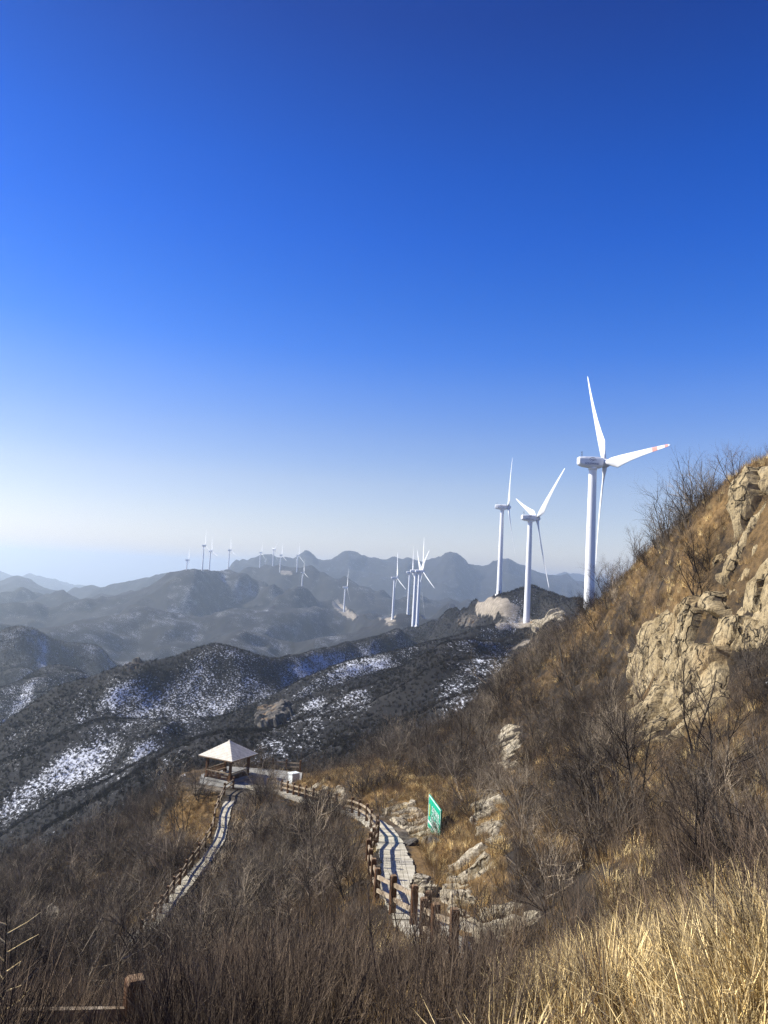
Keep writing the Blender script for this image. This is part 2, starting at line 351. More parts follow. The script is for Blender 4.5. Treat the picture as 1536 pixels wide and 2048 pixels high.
# the drop behind the crest of the near slope
rows.append((np.log(np.exp(prev[0]) * 1.18), prev[1] - .18 * np.exp(prev[0]) * .75))
for i, c in enumerate(HILLS):
    r, z = curve_rows(c); k = 17 if i < 8 else 5
    r, z = smooth(r, k), smooth(z, k)
    pr, pz = np.exp(rows[-1][0]), rows[-1][1]; d = np.exp(r) - pr
    fr = .42
    vz = np.minimum(pz, z) - (.09 if i < 3 else .085) * np.clip(d, 5, 1500)
    if i > 0: rows.append((np.log(pr + d * fr), vz))
    rows.append((r, z))
rows.append((rows[-1][0] + .25, rows[-1][1] - 500.))
KR = np.stack([q[0] for q in rows], 1); KZ = np.stack([q[1] for q in rows], 1)
for k in range(1, KR.shape[1]): KR[:, k] = np.maximum(KR[:, k], KR[:, k - 1] + .025)
def pchip(x, y, q):
    h = np.diff(x); dl = np.diff(y) / h; d = np.zeros_like(y)
    w1 = 2 * h[1:] + h[:-1]; w2 = h[1:] + 2 * h[:-1]; m = dl[:-1] * dl[1:] > 0
    with np.errstate(divide='ignore', invalid='ignore'):
        dd = (w1 + w2) / (w1 / dl[:-1] + w2 / dl[1:])
    d[1:-1] = np.where(m, dd, 0); d[0] = dl[0]; d[-1] = dl[-1]
    i = np.clip(np.searchsorted(x, q) - 1, 0, len(x) - 2); t = np.clip((q - x[i]) / h[i], 0, 1)
    return (y[i] * (1 + 2 * t) * (1 - t) ** 2 + d[i] * h[i] * t * (1 - t) ** 2 + y[i + 1] * t * t * (3 - 2 * t) + d[i + 1] * h[i] * t * t * (t - 1))
ZT = np.stack([pchip(KR[a], KZ[a], LR) for a in range(NA)], 0)          # (NA, NR)
RR = np.exp(LR)[None, :] * np.ones((NA, 1)); AA = AZ[:, None] * np.ones((1, NR))
XT = OX + RR * np.sin(AA); YT = OY + RR * np.cos(AA)

# gullies and roughness, each octave only where the sheet can carry it
def rot(x, y, a): return x * math.cos(a) - y * math.sin(a), x * math.sin(a) + y * math.cos(a)
u, v = rot(XT, YT, R(35))
NZ = np.zeros_like(ZT)
for lam, s, amp in ((900, 1, .05), (450, 2, .055), (220, 3, .06), (110, 4, .06), (52, 5, .055), (25, 6, .05), (12, 7, .05), (5.5, 8, .05), (2.4, 9, .06), (1.1, 10, .06)):
    w = sstep(lam * 1.6, lam * 5, RR) * (1 - sstep(lam * 60, lam * 140, RR))
    uu, vv = (u / lam, v / (lam * 2.3)) if 20 < lam < 250 else (XT / lam, YT / lam)
    n = perlin(uu, vv, s)
    if lam > 20: n = (.45 - np.abs(n) * 1.5)                # ridged
    NZ += n * amp * lam * w * (1 + 1.7 * sstep(500, 1300, RR) * (35 < lam < 500) * (1 - (.85 if lam > 150 else .3) * sstep(2300, 3000, RR)) + 0.9 * sstep(2100, 3000, RR) * (40 < lam < 250) + 2.0 * (35 < lam < 250) * sstep(150, 260, RR) * (1 - sstep(600, 1200, RR)))
# keep the crests where they are: take the broad part of the roughness off along them
KN = np.zeros_like(KR)
for k in range(KR.shape[1]):
    j = np.clip(np.round((KR[:, k] - LR[0]) / (LR[1] - LR[0])).astype(int), 0, NR - 1)
    KN[:, k] = smooth(NZ[np.arange(NA), j], 13 if KR[:, k].mean() < math.log(2300) else 7)
NZ -= np.stack([np.interp(LR, KR[a], KN[a]) for a in range(NA)], 0) * sstep(170, 260, RR)
ZT0 = ZT.copy()

# paths and the landing by the pavilion, levelled into the slope
PATH1 = [(985,1960,15.5),(945,1925,18),(900,1886,20.8),(856,1846,24),(828,1806,28),(808,1764,32),(803,1722,37.5),(791,1692,43),(774,1662,50),(747,1641,55),(712,1627,60),(660,1613,66),(604,1598,72),(562,1585,78),(525,1574,83),(500,1568,86)]
PATH2 = [(500,1568,86),(478,1584,84),(463,1606,80.5),(453,1640,75),(447,1670,71),(434,1700,67.5),(411,1730,65),(385,1760,62),(360,1790,59),(332,1824,56),(302,1858,52.5),(270,1900,48)]
def polyline(pts, step=.5):
    P = np.array([at(*p) for p in pts]); t = np.concatenate([[0], np.cumsum(np.hypot(*np.diff(P[:, :2], axis=0).T))])
    q = np.arange(0, t[-1], step)
    out = np.stack([pchip(t, P[:, k], q) for k in range(3)], 1)
    return out
PL1, PL2 = polyline(PATH1), polyline(PATH2)
PAV = at(454, 1556, 88.5); PAV_Z = PAV[2]
LAND = [(PAV[0], PAV[1], PAV_Z, 5.2), (at(505,1563,88)[0], at(505,1563,88)[1], PAV_Z, 4.0), (at(550,1562,88.5)[0], at(550,1562,88.5)[1], PAV_Z, 3.6), (at(578,1562,89)[0], at(578,1562,89)[1], PAV_Z, 3.0)]
PATHMASK = np.zeros_like(ZT)
def flatten(pl, w0, w1, zoff=-.05):
    global ZT
    m = (RR < 120); xs, ys = XT[m], YT[m]
    best = np.full(xs.shape, 1e9); bz = np.zeros(xs.shape)
    for i in range(0, len(pl)):
        d = (xs - pl[i, 0]) ** 2 + (ys - pl[i, 1]) ** 2; k = d < best; best[k] = d[k]; bz[k] = pl[i, 2]
    best = np.sqrt(best); w = 1 - sstep(w0, w1, best)
    ZT[m] = ZT[m] * (1 - w) + (bz + zoff) * w
    PATHMASK[m] = np.maximum(PATHMASK[m], 1 - sstep(w0 * .6, w1, best))
flatten(PL1, 1.5, 3.8); flatten(PL2, 1.15, 3.4)
for x, y, z, r in LAND:
    d = np.hypot(XT - x, YT - y); w = 1 - sstep(r, r + 3.0, d); ZT = ZT * (1 - w) + (z - .06) * w; PATHMASK = np.maximum(PATHMASK, w)
ZT = ZT + NZ * (1 - PATHMASK)

def H(x, y): return samp(ZT, x, y)
def samp(ZT, x, y):
    """value of a sheet array at world x, y (arrays or numbers)"""
    x = np.asarray(x, float) - OX; y = np.asarray(y, float) - OY
    a = (np.arctan2(x, y) - AZ[0]) / (AZ[1] - AZ[0]); r = (np.log(np.hypot(x, y)) - LR[0]) / (LR[1] - LR[0])
    a = np.clip(a, 0, NA - 1.001); r = np.clip(r, 0, NR - 1.001); i = a.astype(int); j = r.astype(int); a = a - i; r = r - j
    return (ZT[i, j] * (1 - a) * (1 - r) + ZT[i + 1, j] * a * (1 - r) + ZT[i, j + 1] * (1 - a) * r + ZT[i + 1, j + 1] * a * r)
def G(px, d):
    """the ground point seen at photo column px, at horizontal distance d"""
    py = 1400.0
    for _ in range(4):
        v = ray(px, py); h = math.hypot(v[0], v[1]); x, y = v[0] / h * d, v[1] / h * d
        p = np.array([x, y, float(H(x, y))]); py = float(project(p)[1])
    return Vector(p)

# normals and what grows where
def grid_normals(X, Y, Z):
    P = np.stack([X, Y, Z], -1); da = np.gradient(P, axis=0); dr = np.gradient(P, axis=1)
    n = np.cross(da, dr); n /= np.linalg.norm(n, axis=-1, keepdims=True) + 1e-12
    return np.where(n[..., 2:3] < 0, -n, n)
NT = grid_normals(XT, YT, ZT)
sunh = np.array([SD.x, SD.y]); sunh /= np.linalg.norm(sunh)
north = -(NT[..., 0] * sunh[0] + NT[..., 1] * sunh[1])
PX, PY, PZ = project(np.stack([XT, YT, ZT], -1))
FAR = sstep(95, 140, RR)
SNOW = np.where(RR > 100, .235 + north * .6 + .16 * fbm(XT / 90, YT / 90, 71, 3), 0.0) * sstep(105, 150, RR)
SNOW = np.clip(SNOW, -.3, .36) * (1 - .25 * sstep(900, 2500, RR))
GOLD = .33 + .36 * fbm(XT / 14, YT / 14, 21, 3)
def pm(poly, d0, d1):
    return (inpoly(PX, PY, poly) & (RR > d0) & (RR < d1)).astype(float)
def blur(m, n=3):
    for _ in range(n):
        m = (m + np.roll(m, 1, 0) + np.roll(m, -1, 0) + np.roll(m, 1, 1) + np.roll(m, -1, 1)) / 5
    return m
SNOWBED = [([(10,1705),(150,1606),(260,1540),(330,1504),(400,1474),(395,1505),(370,1565),(250,1625),(130,1695),(40,1720)], 96, 362, .40),
    ([(0,1600),(60,1562),(140,1484),(200,1478),(330,1490),(300,1520),(200,1580),(100,1640),(0,1690)], 184, 437, .36),
    ([(215,1500),(262,1425),(300,1390),(400,1335),(480,1330),(525,1350),(440,1430),(360,1445),(300,1480)], 240, 537, .17),
    ([(0,1470),(60,1438),(120,1405),(200,1380),(330,1340),(260,1400),(150,1455),(60,1505),(0,1535)], 240, 500, .24),
    ([(560,1440),(600,1412),(720,1375),(770,1395),(700,1470),(600,1545),(515,1545),(505,1500)], 88, 425, .36),
    ([(560,1332),(620,1312),(760,1292),(790,1318),(700,1352),(600,1388),(560,1385)], 264, 875, .27),
    ([(850,1385),(950,1315),(1025,1312),(965,1392),(880,1435)], 88, 500, .40),
    ([(0,1445),(40,1384),(62,1366),(62,1400),(22,1452)], 400, 1000, .4), ([(150,1392),(200,1364),(232,1342),(240,1362),(180,1392)], 400, 1625, .3),
    ([(70,1320),(82,1282),(92,1284),(92,1330),(80,1340)], 720, 1625, .35),
    ([(330,1172),(372,1160),(400,1200),(360,1255),(320,1250)], 1120, 2750, .10), ([(430,1142),(470,1148),(520,1180),(560,1200),(540,1225),(460,1190)], 1120, 3000, .22)]
for poly, d0, d1, g in SNOWBED:
    SNOW += .72 * g * blur((inpoly(PX + 10 * fbm(XT / (RR * .03), YT / (RR * .03), 77, 2), PY + 5 * fbm(XT / (RR * .03), YT / (RR * .03), 78, 2), poly) & (RR > d0) & (RR < d1)).astype(float), 3)
for poly, d0, d1, g in (
    ([(600,1560),(720,1510),(860,1560),(1000,1580),(1010,1660),(900,1640),(760,1620),(620,1600)], 40, 120, .55),
    ([(1040,1840),(1536,1780),(1700,2048),(1700,2300),(950,2300)], 0, 22, .5),
    ([(1070,1640),(1130,1620),(1180,1720),(1080,1740)], 10, 80, .4),
    ([(820,1640),(1000,1640),(1040,1860),(880,1880),(830,1820)], 10, 70, .45),
    ([(1230,1140),(1390,980),(1420,1080),(1290,1260)], 30, 120, .12),
    ([(380,1600),(440,1590),(420,1680),(360,1720),(300,1700)], 60, 120, .75),
    ([(0,1700),(300,1640),(380,1740),(250,1900),(0,1950)], 30, 140, -.25),
    ([(440,1650),(700,1640),(720,1900),(400,1900)], 22, 70, -.12)):
    GOLD += g * blur(pm(poly, d0, d1), 4)
EARTH = PATHMASK * .42 * (RR < 120)
for poly, d0, d1, g in (
    ([(948,1226),(957,1196),(1000,1188),(1050,1206),(1068,1236),(1064,1256),(1000,1258),(985,1240)], 380, 700, .20),
    ([(945,1222),(960,1192),(1010,1196),(1050,1212),(1040,1224)], 380, 700, .62), ([(985,1246),(1062,1240),(1064,1254),(1000,1260)], 380, 700, .7),
    ([(950,1226),(1000,1216),(1050,1222),(1052,1228),(1000,1224),(952,1231)], 380, 700, .95), ([(1005,1306),(1050,1276),(1078,1276),(1030,1302)], 300, 520, .65),
    ([(762,1252),(775,1240),(792,1238),(800,1250),(780,1258)], 600, 1500, .5),
    ([(660,1205),(672,1199),(700,1222),(722,1232),(700,1240),(676,1225)], 1200, 2600, .9),
    ([(572,1184),(585,1180),(612,1193),(640,1203),(630,1207),(590,1194)], 1500, 2600, .8),
    ([(740,1238),(780,1226),(796,1232),(780,1240)], 1000, 2600, .8),
    ([(420,1174),(462,1174),(462,1179),(420,1179)], 1500, 2600, .9),
    ([(560,1140),(592,1144),(588,1150),(556,1148)], 2200, 3100, .8),
    ([(700,1600),(800,1590),(870,1630),(850,1665),(790,1640),(720,1625)], 40, 75, .12)):
    EARTH += g * blur(pm(poly, d0, d1), 1)

def grid_mesh(name, X, Y, Z, keep=None):
    a, r = X.shape; co = np.stack([X, Y, Z], -1).reshape(-1, 3)
    idx = np.arange(a * r).reshape(a, r)
    q = np.stack([idx[:-1, :-1], idx[:-1, 1:], idx[1:, 1:], idx[1:, :-1]], -1)
    q = q.reshape(-1, 4) if keep is None else q[keep]
    used = np.unique(q); rm = np.full(a * r, -1); rm[used] = np.arange(len(used)); q = rm[q]; co = co[used]
    me = bpy.data.meshes.new(name); me.vertices.add(len(co)); me.vertices.foreach_set('co', co.ravel())
    me.loops.add(q.size); me.loops.foreach_set('vertex_index', q.ravel().astype(np.int32))
    me.polygons.add(len(q)); me.polygons.foreach_set('loop_start', np.arange(0, q.size, 4, dtype=np.int32))
    me.polygons.foreach_set('use_smooth', np.ones(len(q), bool))
    me.update(calc_edges=True); me.validate(); return me, used
def fattr(me, name, v):
    a = me.attributes.new(name, 'FLOAT', 'POINT'); a.data.foreach_set('value', np.ascontiguousarray(v, np.float32).ravel())
me, used = grid_mesh('hillside', XT, YT, ZT)
# outward orientation of the faces
if me.polygons[NR * 50 + 50].normal.z < 0: me.flip_normals()
for nm, arr in (('snow', SNOW), ('gold', GOLD), ('earth', EARTH), ('far', FAR)): fattr(me, nm, arr.ravel()[used])
tag(link('hillside', me, M['ground']), kind='structure')

# ------------------------------------------------------------------ paths and landing
def ribbon(name, pl, o0, o1, mat, lift=.03, seed=0):
    """a row of laid slabs, each a little out of true"""
    T = np.gradient(pl[:, :2], axis=0); T /= np.linalg.norm(T, axis=1, keepdims=True) + 1e-9
    S = np.stack([T[:, 1], -T[:, 0]], 1); rng = np.random.default_rng(seed); mb = MB()
    for i in range(len(pl) - 1):
        e0, e1 = rng.normal(0, .035, 2); dz = rng.normal(0, .008); g = .008
        a, b = pl[i], pl[i + 1]; cuts = [o0 + e0, o0 + (o1 - o0) * rng.uniform(.38, .62), o1 + e1]
        for c0, c1 in ((cuts[0], cuts[1] - .012), (cuts[1] + .012, cuts[2])):
            d2 = rng.normal(0, .005); P = []
            for k, t in ((0, g), (1, 1 - g)):
                p = a + (b - a) * t; sv = S[i] * (1 - t) + S[i + 1] * t
                for o in ((c0, c1) if k == 0 else (c1, c0)): P.append((p[0] + sv[0] * o, p[1] + sv[1] * o, p[2] + lift + dz + d2 + rng.normal(0, .004)))
            mb.add(P + [(x, y, z - .3) for x, y, z in P], [(0, 1, 2, 3), (1, 0, 4, 5), (2, 1, 5, 6), (3, 2, 6, 7), (0, 3, 7, 4)])
    return tag(mb.build(name, mat), kind='structure')
ribbon('stone_path', PL1[::2], -1.0, .52, M['path'], .03, 3)
ribbon('concrete_path', PL2[::2], -.25, .72, M['path'], .034, 4)
mb = MB(); ring = []
lp = [at(402,1560,90), at(398,1574,86.5), at(440,1579,85), at(480,1577,84.6), at(530,1573,84), at(575,1575,85), at(602,1566,88), at(604,1556,91.2), at(540,1551,92.5), at(455,1549,93.5)]
vs = [(p[0], p[1], PAV_Z + .022) for p in lp] + [(p[0], p[1], PAV_Z - .6) for p in lp]; n = len(lp)
mb.add(vs, [tuple(range(n))] + [(i, n + i, n + (i + 1) % n, (i + 1) % n) for i in range(n)])
tag(mb.build('landing_pavement', M['concrete']), kind='structure')

# ------------------------------------------------------------------ fences
def fence(label, group, pts, hgt=1.22, th=.19, rails=(.50, .95), seed=0, extend=0.5):
    """square timber posts with two rails a bay; pts are ground points"""
    rng = random.Random(seed)
    root = empty('wooden_fence', pts[len(pts) // 2]); tag(root, label, 'fence', group)
    inv = Matrix.Translation(-root.location)
    P = [Vector(p) for p in pts]; yaw = []
    for i in range(len(P)):
        t = P[min(i + 1, len(P) - 1)] - P[max(0, i - 1)]; yaw.append(math.atan2(t.y, t.x))
    for i, p in enumerate(P):
        mb = MB(); rt = Matrix.Rotation(yaw[i] + rng.uniform(-.1, .1), 3, 'Z') @ Matrix.Rotation(rng.uniform(-.02, .02), 3, 'X')
        mb.box((0, 0, (hgt - extend) / 2), (th, th, hgt + extend), rt, 0, 1.0, .012)
        mb.box((0, 0, hgt + .012), (th * .86, th * .86, .03), rt, 1, .9)
        o = mb.build('post', [M['wood'], M['wood_worn']], root); o.location = p - root.location
    for i in range(len(P) - 1):
        for h in rails:
            a, c = P[i] + Vector((0, 0, h)), P[i + 1] + Vector((0, 0, h)); d = c - a; L = d.length - th * .9
            if L < .1: continue
            q = d.to_track_quat('X', 'Z').to_matrix(); mb = MB()
            n = 5; vs = []
            for k in range(n):
                x = -L / 2 + L * k / (n - 1); j = lambda s: rng.uniform(-s, s)
                for y, z in ((-.035, -.065), (.035, -.065), (.035, .065), (-.035, .065)): vs.append((x, y + j(.004), z + j(.006)))
            fs = [(k * 4 + e, k * 4 + (e + 1) % 4, k * 4 + 4 + (e + 1) % 4, k * 4 + 4 + e) for k in range(n - 1) for e in range(4)] + [(3, 2, 1, 0), (n * 4 - 4, n * 4 - 3, n * 4 - 2, n * 4 - 1)]
            mb.add([q @ Vector(v) for v in vs], fs)
            o = mb.build('rail', M['rail'], root); o.location = (a + c) / 2 - root.location
    return root
FG = 'timber fences along the mountain paths'
f1 = [(535,82),(550,80.3),(563,78.6),(575,77),(587,75.3),(598,73.8),(611,72),(626,70),(641,68.2),(656,66.4),(672,64.5),(688,62.4),(704,60),(718,57.6),(733,54.5),(742,51),(753,47.2),(754,44),(746,41),(739,38),(735,35),(739,32.3),(745,30),(752,27.6),(784,25.4),(826,23.6)]
fence('timber fence along the near side of the curving stone path below the green sign', FG, [G(x, d) for x, d in f1], seed=1)
fence('short timber fence corner beside the lowest visible end of the stone path', FG, [G(854, 21.6), G(845, 20.1), G(868, 18.8), G(905, 17.4)], seed=5)
f2 = [(466,84.5),(448,82.5),(436,79),(429,76),(427,73.2),(421,70.5),(410,68.3),(397,66.4),(384,64.8),(371,63),(359,61),(346,59.4),(334,57.6),(321,55.8),(308,54),(295,52),(281,50)]
fence('long timber fence running downhill from the pavilion along the snowy path', FG, [G(x, d) for x, d in f2], seed=2)
fence('timber fence behind the landing beside the pale cabinet', FG, [G(522, 93.3), G(545, 93), G(572, 92.6), G(600, 92)], seed=3, hgt=1.3)
def below(px, py, d, h):
    p = Vector(at(px, py, d)); p.z -= h; return p
p0 = below(272, 1960, 9.2, 1.22); p1 = below(-140, 1958, 9.0, 1.22)
fence('timber fence with a sunlit post in the dark scrub at the bottom edge', FG, [p1, p0], seed=4, rails=(.42, .86), th=.21)

# ------------------------------------------------------------------ pavilion
def pavilion():
    root = empty('pavilion', (PAV[0], PAV[1], PAV_Z)); tag(root, 'open wooden pavilion with a pyramid roof standing at the end of the path', 'pavilion')
    yaw = R(63); rt = Matrix.Rotation(yaw, 3, 'Z'); RM = rt
    def mk(name, mb, mat, par=root, sm=False):
        mb.v = [tuple(RM @ Vector(v)) for v in mb.v]; return mb.build(name, mat, par, sm)
    mb = MB(); mb.box((0, 0, .09), (4.3, 4.3, .22), None, 0, 1, .02); mb.box((0, 0, .215), (4.05, 4.05, .03)); mk('floor_slab', mb, M['concrete'])
    hp = 1.62
    for sx, sy in ((-1, -1), (1, -1), (1, 1), (-1, 1)):
        mb = MB(); mb.box((sx * hp, sy * hp, 1.42), (.26, .26, 2.4), None, 0, .96, .02); mb.box((sx * hp, sy * hp, .32), (.36, .36, .18), None, 0, .95, .02)
        mk('post', mb, M['wood'])
    for k in range(4):
        r4 = Matrix.Rotation(k * math.pi / 2, 3, 'Z')
        mb = MB(); mb.box((0, -hp, 2.52), (3.0 + .9, .14, .2)); mb.v = [tuple(r4 @ Vector(v)) for v in mb.v]
        if k % 2: mb.v = [(x, y, z - .12) for x, y, z in mb.v]
        mk('beam', mb, M['wood'])
    # roof: four faces of lapped shingle courses
    E, ZE, ZA, NC = 2.36, 2.60, 4.12, 13
    for k in range(4):
        r4 = Matrix.Rotation(k * math.pi / 2, 3, 'Z'); mb = MB()
        for c in range(NC):
            t0, t1 = c / NC, (c + 1.12) / NC; t1 = min(t1, .995)
            e0, e1 = E * (1 - t0), E * (1 - t1); z0, z1 = ZE + (ZA - ZE) * t0 + .055, ZE + (ZA - ZE) * t1 + .012
            mb.add([r4 @ Vector(v) for v in ((-e0, -e0, z0), (e0, -e0, z0), (e1, -e1, z1), (-e1, -e1, z1), (-e0, -e0, z0 - .05), (e0, -e0, z0 - .05))], [(0, 1, 2, 3), (0, 4, 5, 1)])
        f = mk('roof_face', mb, M['roof'])
    mb = MB(); mb.box((0, 0, ZA + .03), (.22, .22, .14), None, 0, .6); mk('finial', mb, M['roof'])
    mb = MB(); vs = [(-E, -E, ZE), (E, -E, ZE), (E, E, ZE), (-E, E, ZE), (0, 0, ZA - .06)]
    mb.add(vs, [(1, 0, 4), (2, 1, 4), (3, 2, 4), (0, 3, 4)]); mk('soffit', mb, M['wood'])
    for k in range(4):
        r4 = Matrix.Rotation(k * math.pi / 2, 3, 'Z'); mb = MB(); mb.box((0, -E + .03, ZE - .03), (2 * E - .12, .05, .12)); mb.v = [tuple(r4 @ Vector(v)) for v in mb.v]
        mk('fascia', mb, M['wood_worn'])
    # benches with slatted backs on three sides
    for k in (0, 2, 3):
        r4 = Matrix.Rotation(k * math.pi / 2 , 3, 'Z')
        def put(name, mb, mat, par=root):
            mb.v = [tuple(r4 @ Vector(v)) for v in mb.v]; return mk(name, mb, mat, par)
        mb = MB(); mb.box((0, -hp + .24, .62), (2 * hp - .3, .42, .06))
        b = put('bench_seat', mb, M['wood_worn'])
        mb = MB(); mb.box((0, -hp - .14, 1.06), (2 * hp - .2, .09, .09)); put('back_rail', mb, M['rail'])
        mb = MB()
        for i in range(19): mb.box((-hp + .2 + i * (2 * hp - .4) / 18, -hp - .10, .68), (.05, .05, .70))
        put('slatted_back', mb, M['wood'])
        for sx in (-1, 0, 1):
            mb = MB(); mb.box((sx * (hp - .4), -hp + .24, .41), (.1, .34, .36)); put('bench_leg', mb, M['wood'])
    # low plinth step on the open side
    mb = MB(); mb.box((2.4, 0, .06), (.6, 1.8, .12), None, 0, 1, .01); mk('step', mb, M['concrete'])
    return root
pavilion()

# pale electrical cabinet at the end of the bank
q = at(586, 1580, 86.5); mb = MB()
cz = float(H(q[0], q[1]))
root = empty('utility_cabinet', (q[0], q[1], cz), R(42)); tag(root, 'pale metal cabinet with a dark shaded side on the landing beside the bank', 'cabinet')
mb.box((0, 0, .62), (.9, .8, 1.2), None, 0, 1, .02); mb.build('body', M['cabinet'], root)
mb = MB(); mb.box((0, 0, 1.26), (1.13, .88, .07), None, 0, .94); mb.build('lid', M['cabinet'], root)
mb = MB(); mb.box((0, 0, -.05), (1.15, .9, .2)); mb.build('plinth', M['concrete'], root)
mb = MB(); mb.box((-.26, -.408, .62), (.48, .016, 1.0)); mb.build('door', M['cabinet'], root)
mb = MB(); mb.box((.26, -.408, .62), (.48, .016, 1.0)); d = mb.build('door', M['cabinet'], root)
mb = MB(); mb.box((.06, -.43, .66), (.03, .03, .16)); mb.build('handle', M['grey'], d)

# ------------------------------------------------------------------ green sign
def sign():
    A = Vector(at(859, 1589, 48.0)); B = Vector(at(883, 1620, 44.9)); top = (A.z + B.z) / 2; A.z = B.z = top
    L = (B - A).length; X = (B - A).normalized(); Hb = 1.98
    N = X.cross(Vector((0, 0, 1)))                               # points to the side we read
    root = empty('direction_sign', (A + B) / 2 + Vector((0, 0, -Hb - .6)), math.atan2(X.y, X.x))
    tag(root, 'green rectangular sign board with white lettering standing beside the stone path', 'sign')
    zb = .6                                                       # board bottom above the root
    def bar(mb, x, z, w, h, y=-.045, t=.006, mi=0): mb.box((x, y, zb + z), (w, t, h), None, mi)
    mb = MB(); mb.box((0, 0, zb + Hb / 2), (L, .06, Hb), None, 0, 1, .006); board = mb.build('board', M['green'], root)
    mb = MB(); w = .055
    for z in (w / 2 + .02, Hb - w / 2 - .02): bar(mb, 0, z, L - .04, w, -.034)
    for x in (-L / 2 + w / 2 + .02, L / 2 - w / 2 - .02): bar(mb, x, Hb / 2, w, Hb - .04 - 2 * w, -.034)
    mb.build('border', M['white'], board)
    rng = random.Random(8)
    def glyphs(mb, x0, x1, z, h, n):
        s = (x1 - x0) / n
        for i in range(n):
            cx = x0 + s * (i + .5); gw = s * .82; t = h * .12
            for k in range(3): bar(mb, cx + rng.uniform(-.06, .06) * gw, z - h / 2 + h * (.14 + .36 * k), gw * rng.uniform(.6, 1), t)
            for k in range(2): bar(mb, cx + gw * (-.25 + .5 * k) + rng.uniform(-.08, .08) * gw, z + rng.uniform(-.08, .08) * h, t, h * rng.uniform(.6, .9), -.0455)
        return mb
    mb = MB()
    for q in ((-.62, 1.30, 1.42, .36, 5), (-.62, 1.40, 1.14, .11, 16), (-.85, 1.30, .84, .34, 6), (-1.0, 1.35, .60, .11, 18), (-.7, 1.3, .22, .13, 14)): glyphs(mb, *q)
    mb.build('lettering', M['white'], board)
    mb = MB(); bar(mb, 0, .44, L - .2, .12); mb.build('white_band', M['white'], board)
    mb = MB()
    for i in range(16):
        a = i / 16 * 6.283
        bar(mb, -1.18 + .10 * math.cos(a), 1.15 + .32 * math.sin(a), .09, .10, -.0445 - .0002 * i)
    mb.build('emblem', M['yellow'], board)
    for x in (-L / 2 + .45, L / 2 - .35):
        p = root.matrix_basis @ Vector((x, .08, 0)); g = float(H((A.x + B.x) / 2 + X.x * x, (A.y + B.y) / 2 + X.y * x)) - root.location.z
        mb = MB(); mb.tube([(x, .09, min(g, .2) - .4), (x, .09, zb + Hb - .1)], .055, 10); mb.build('post', M['grey'], root, True)
sign()

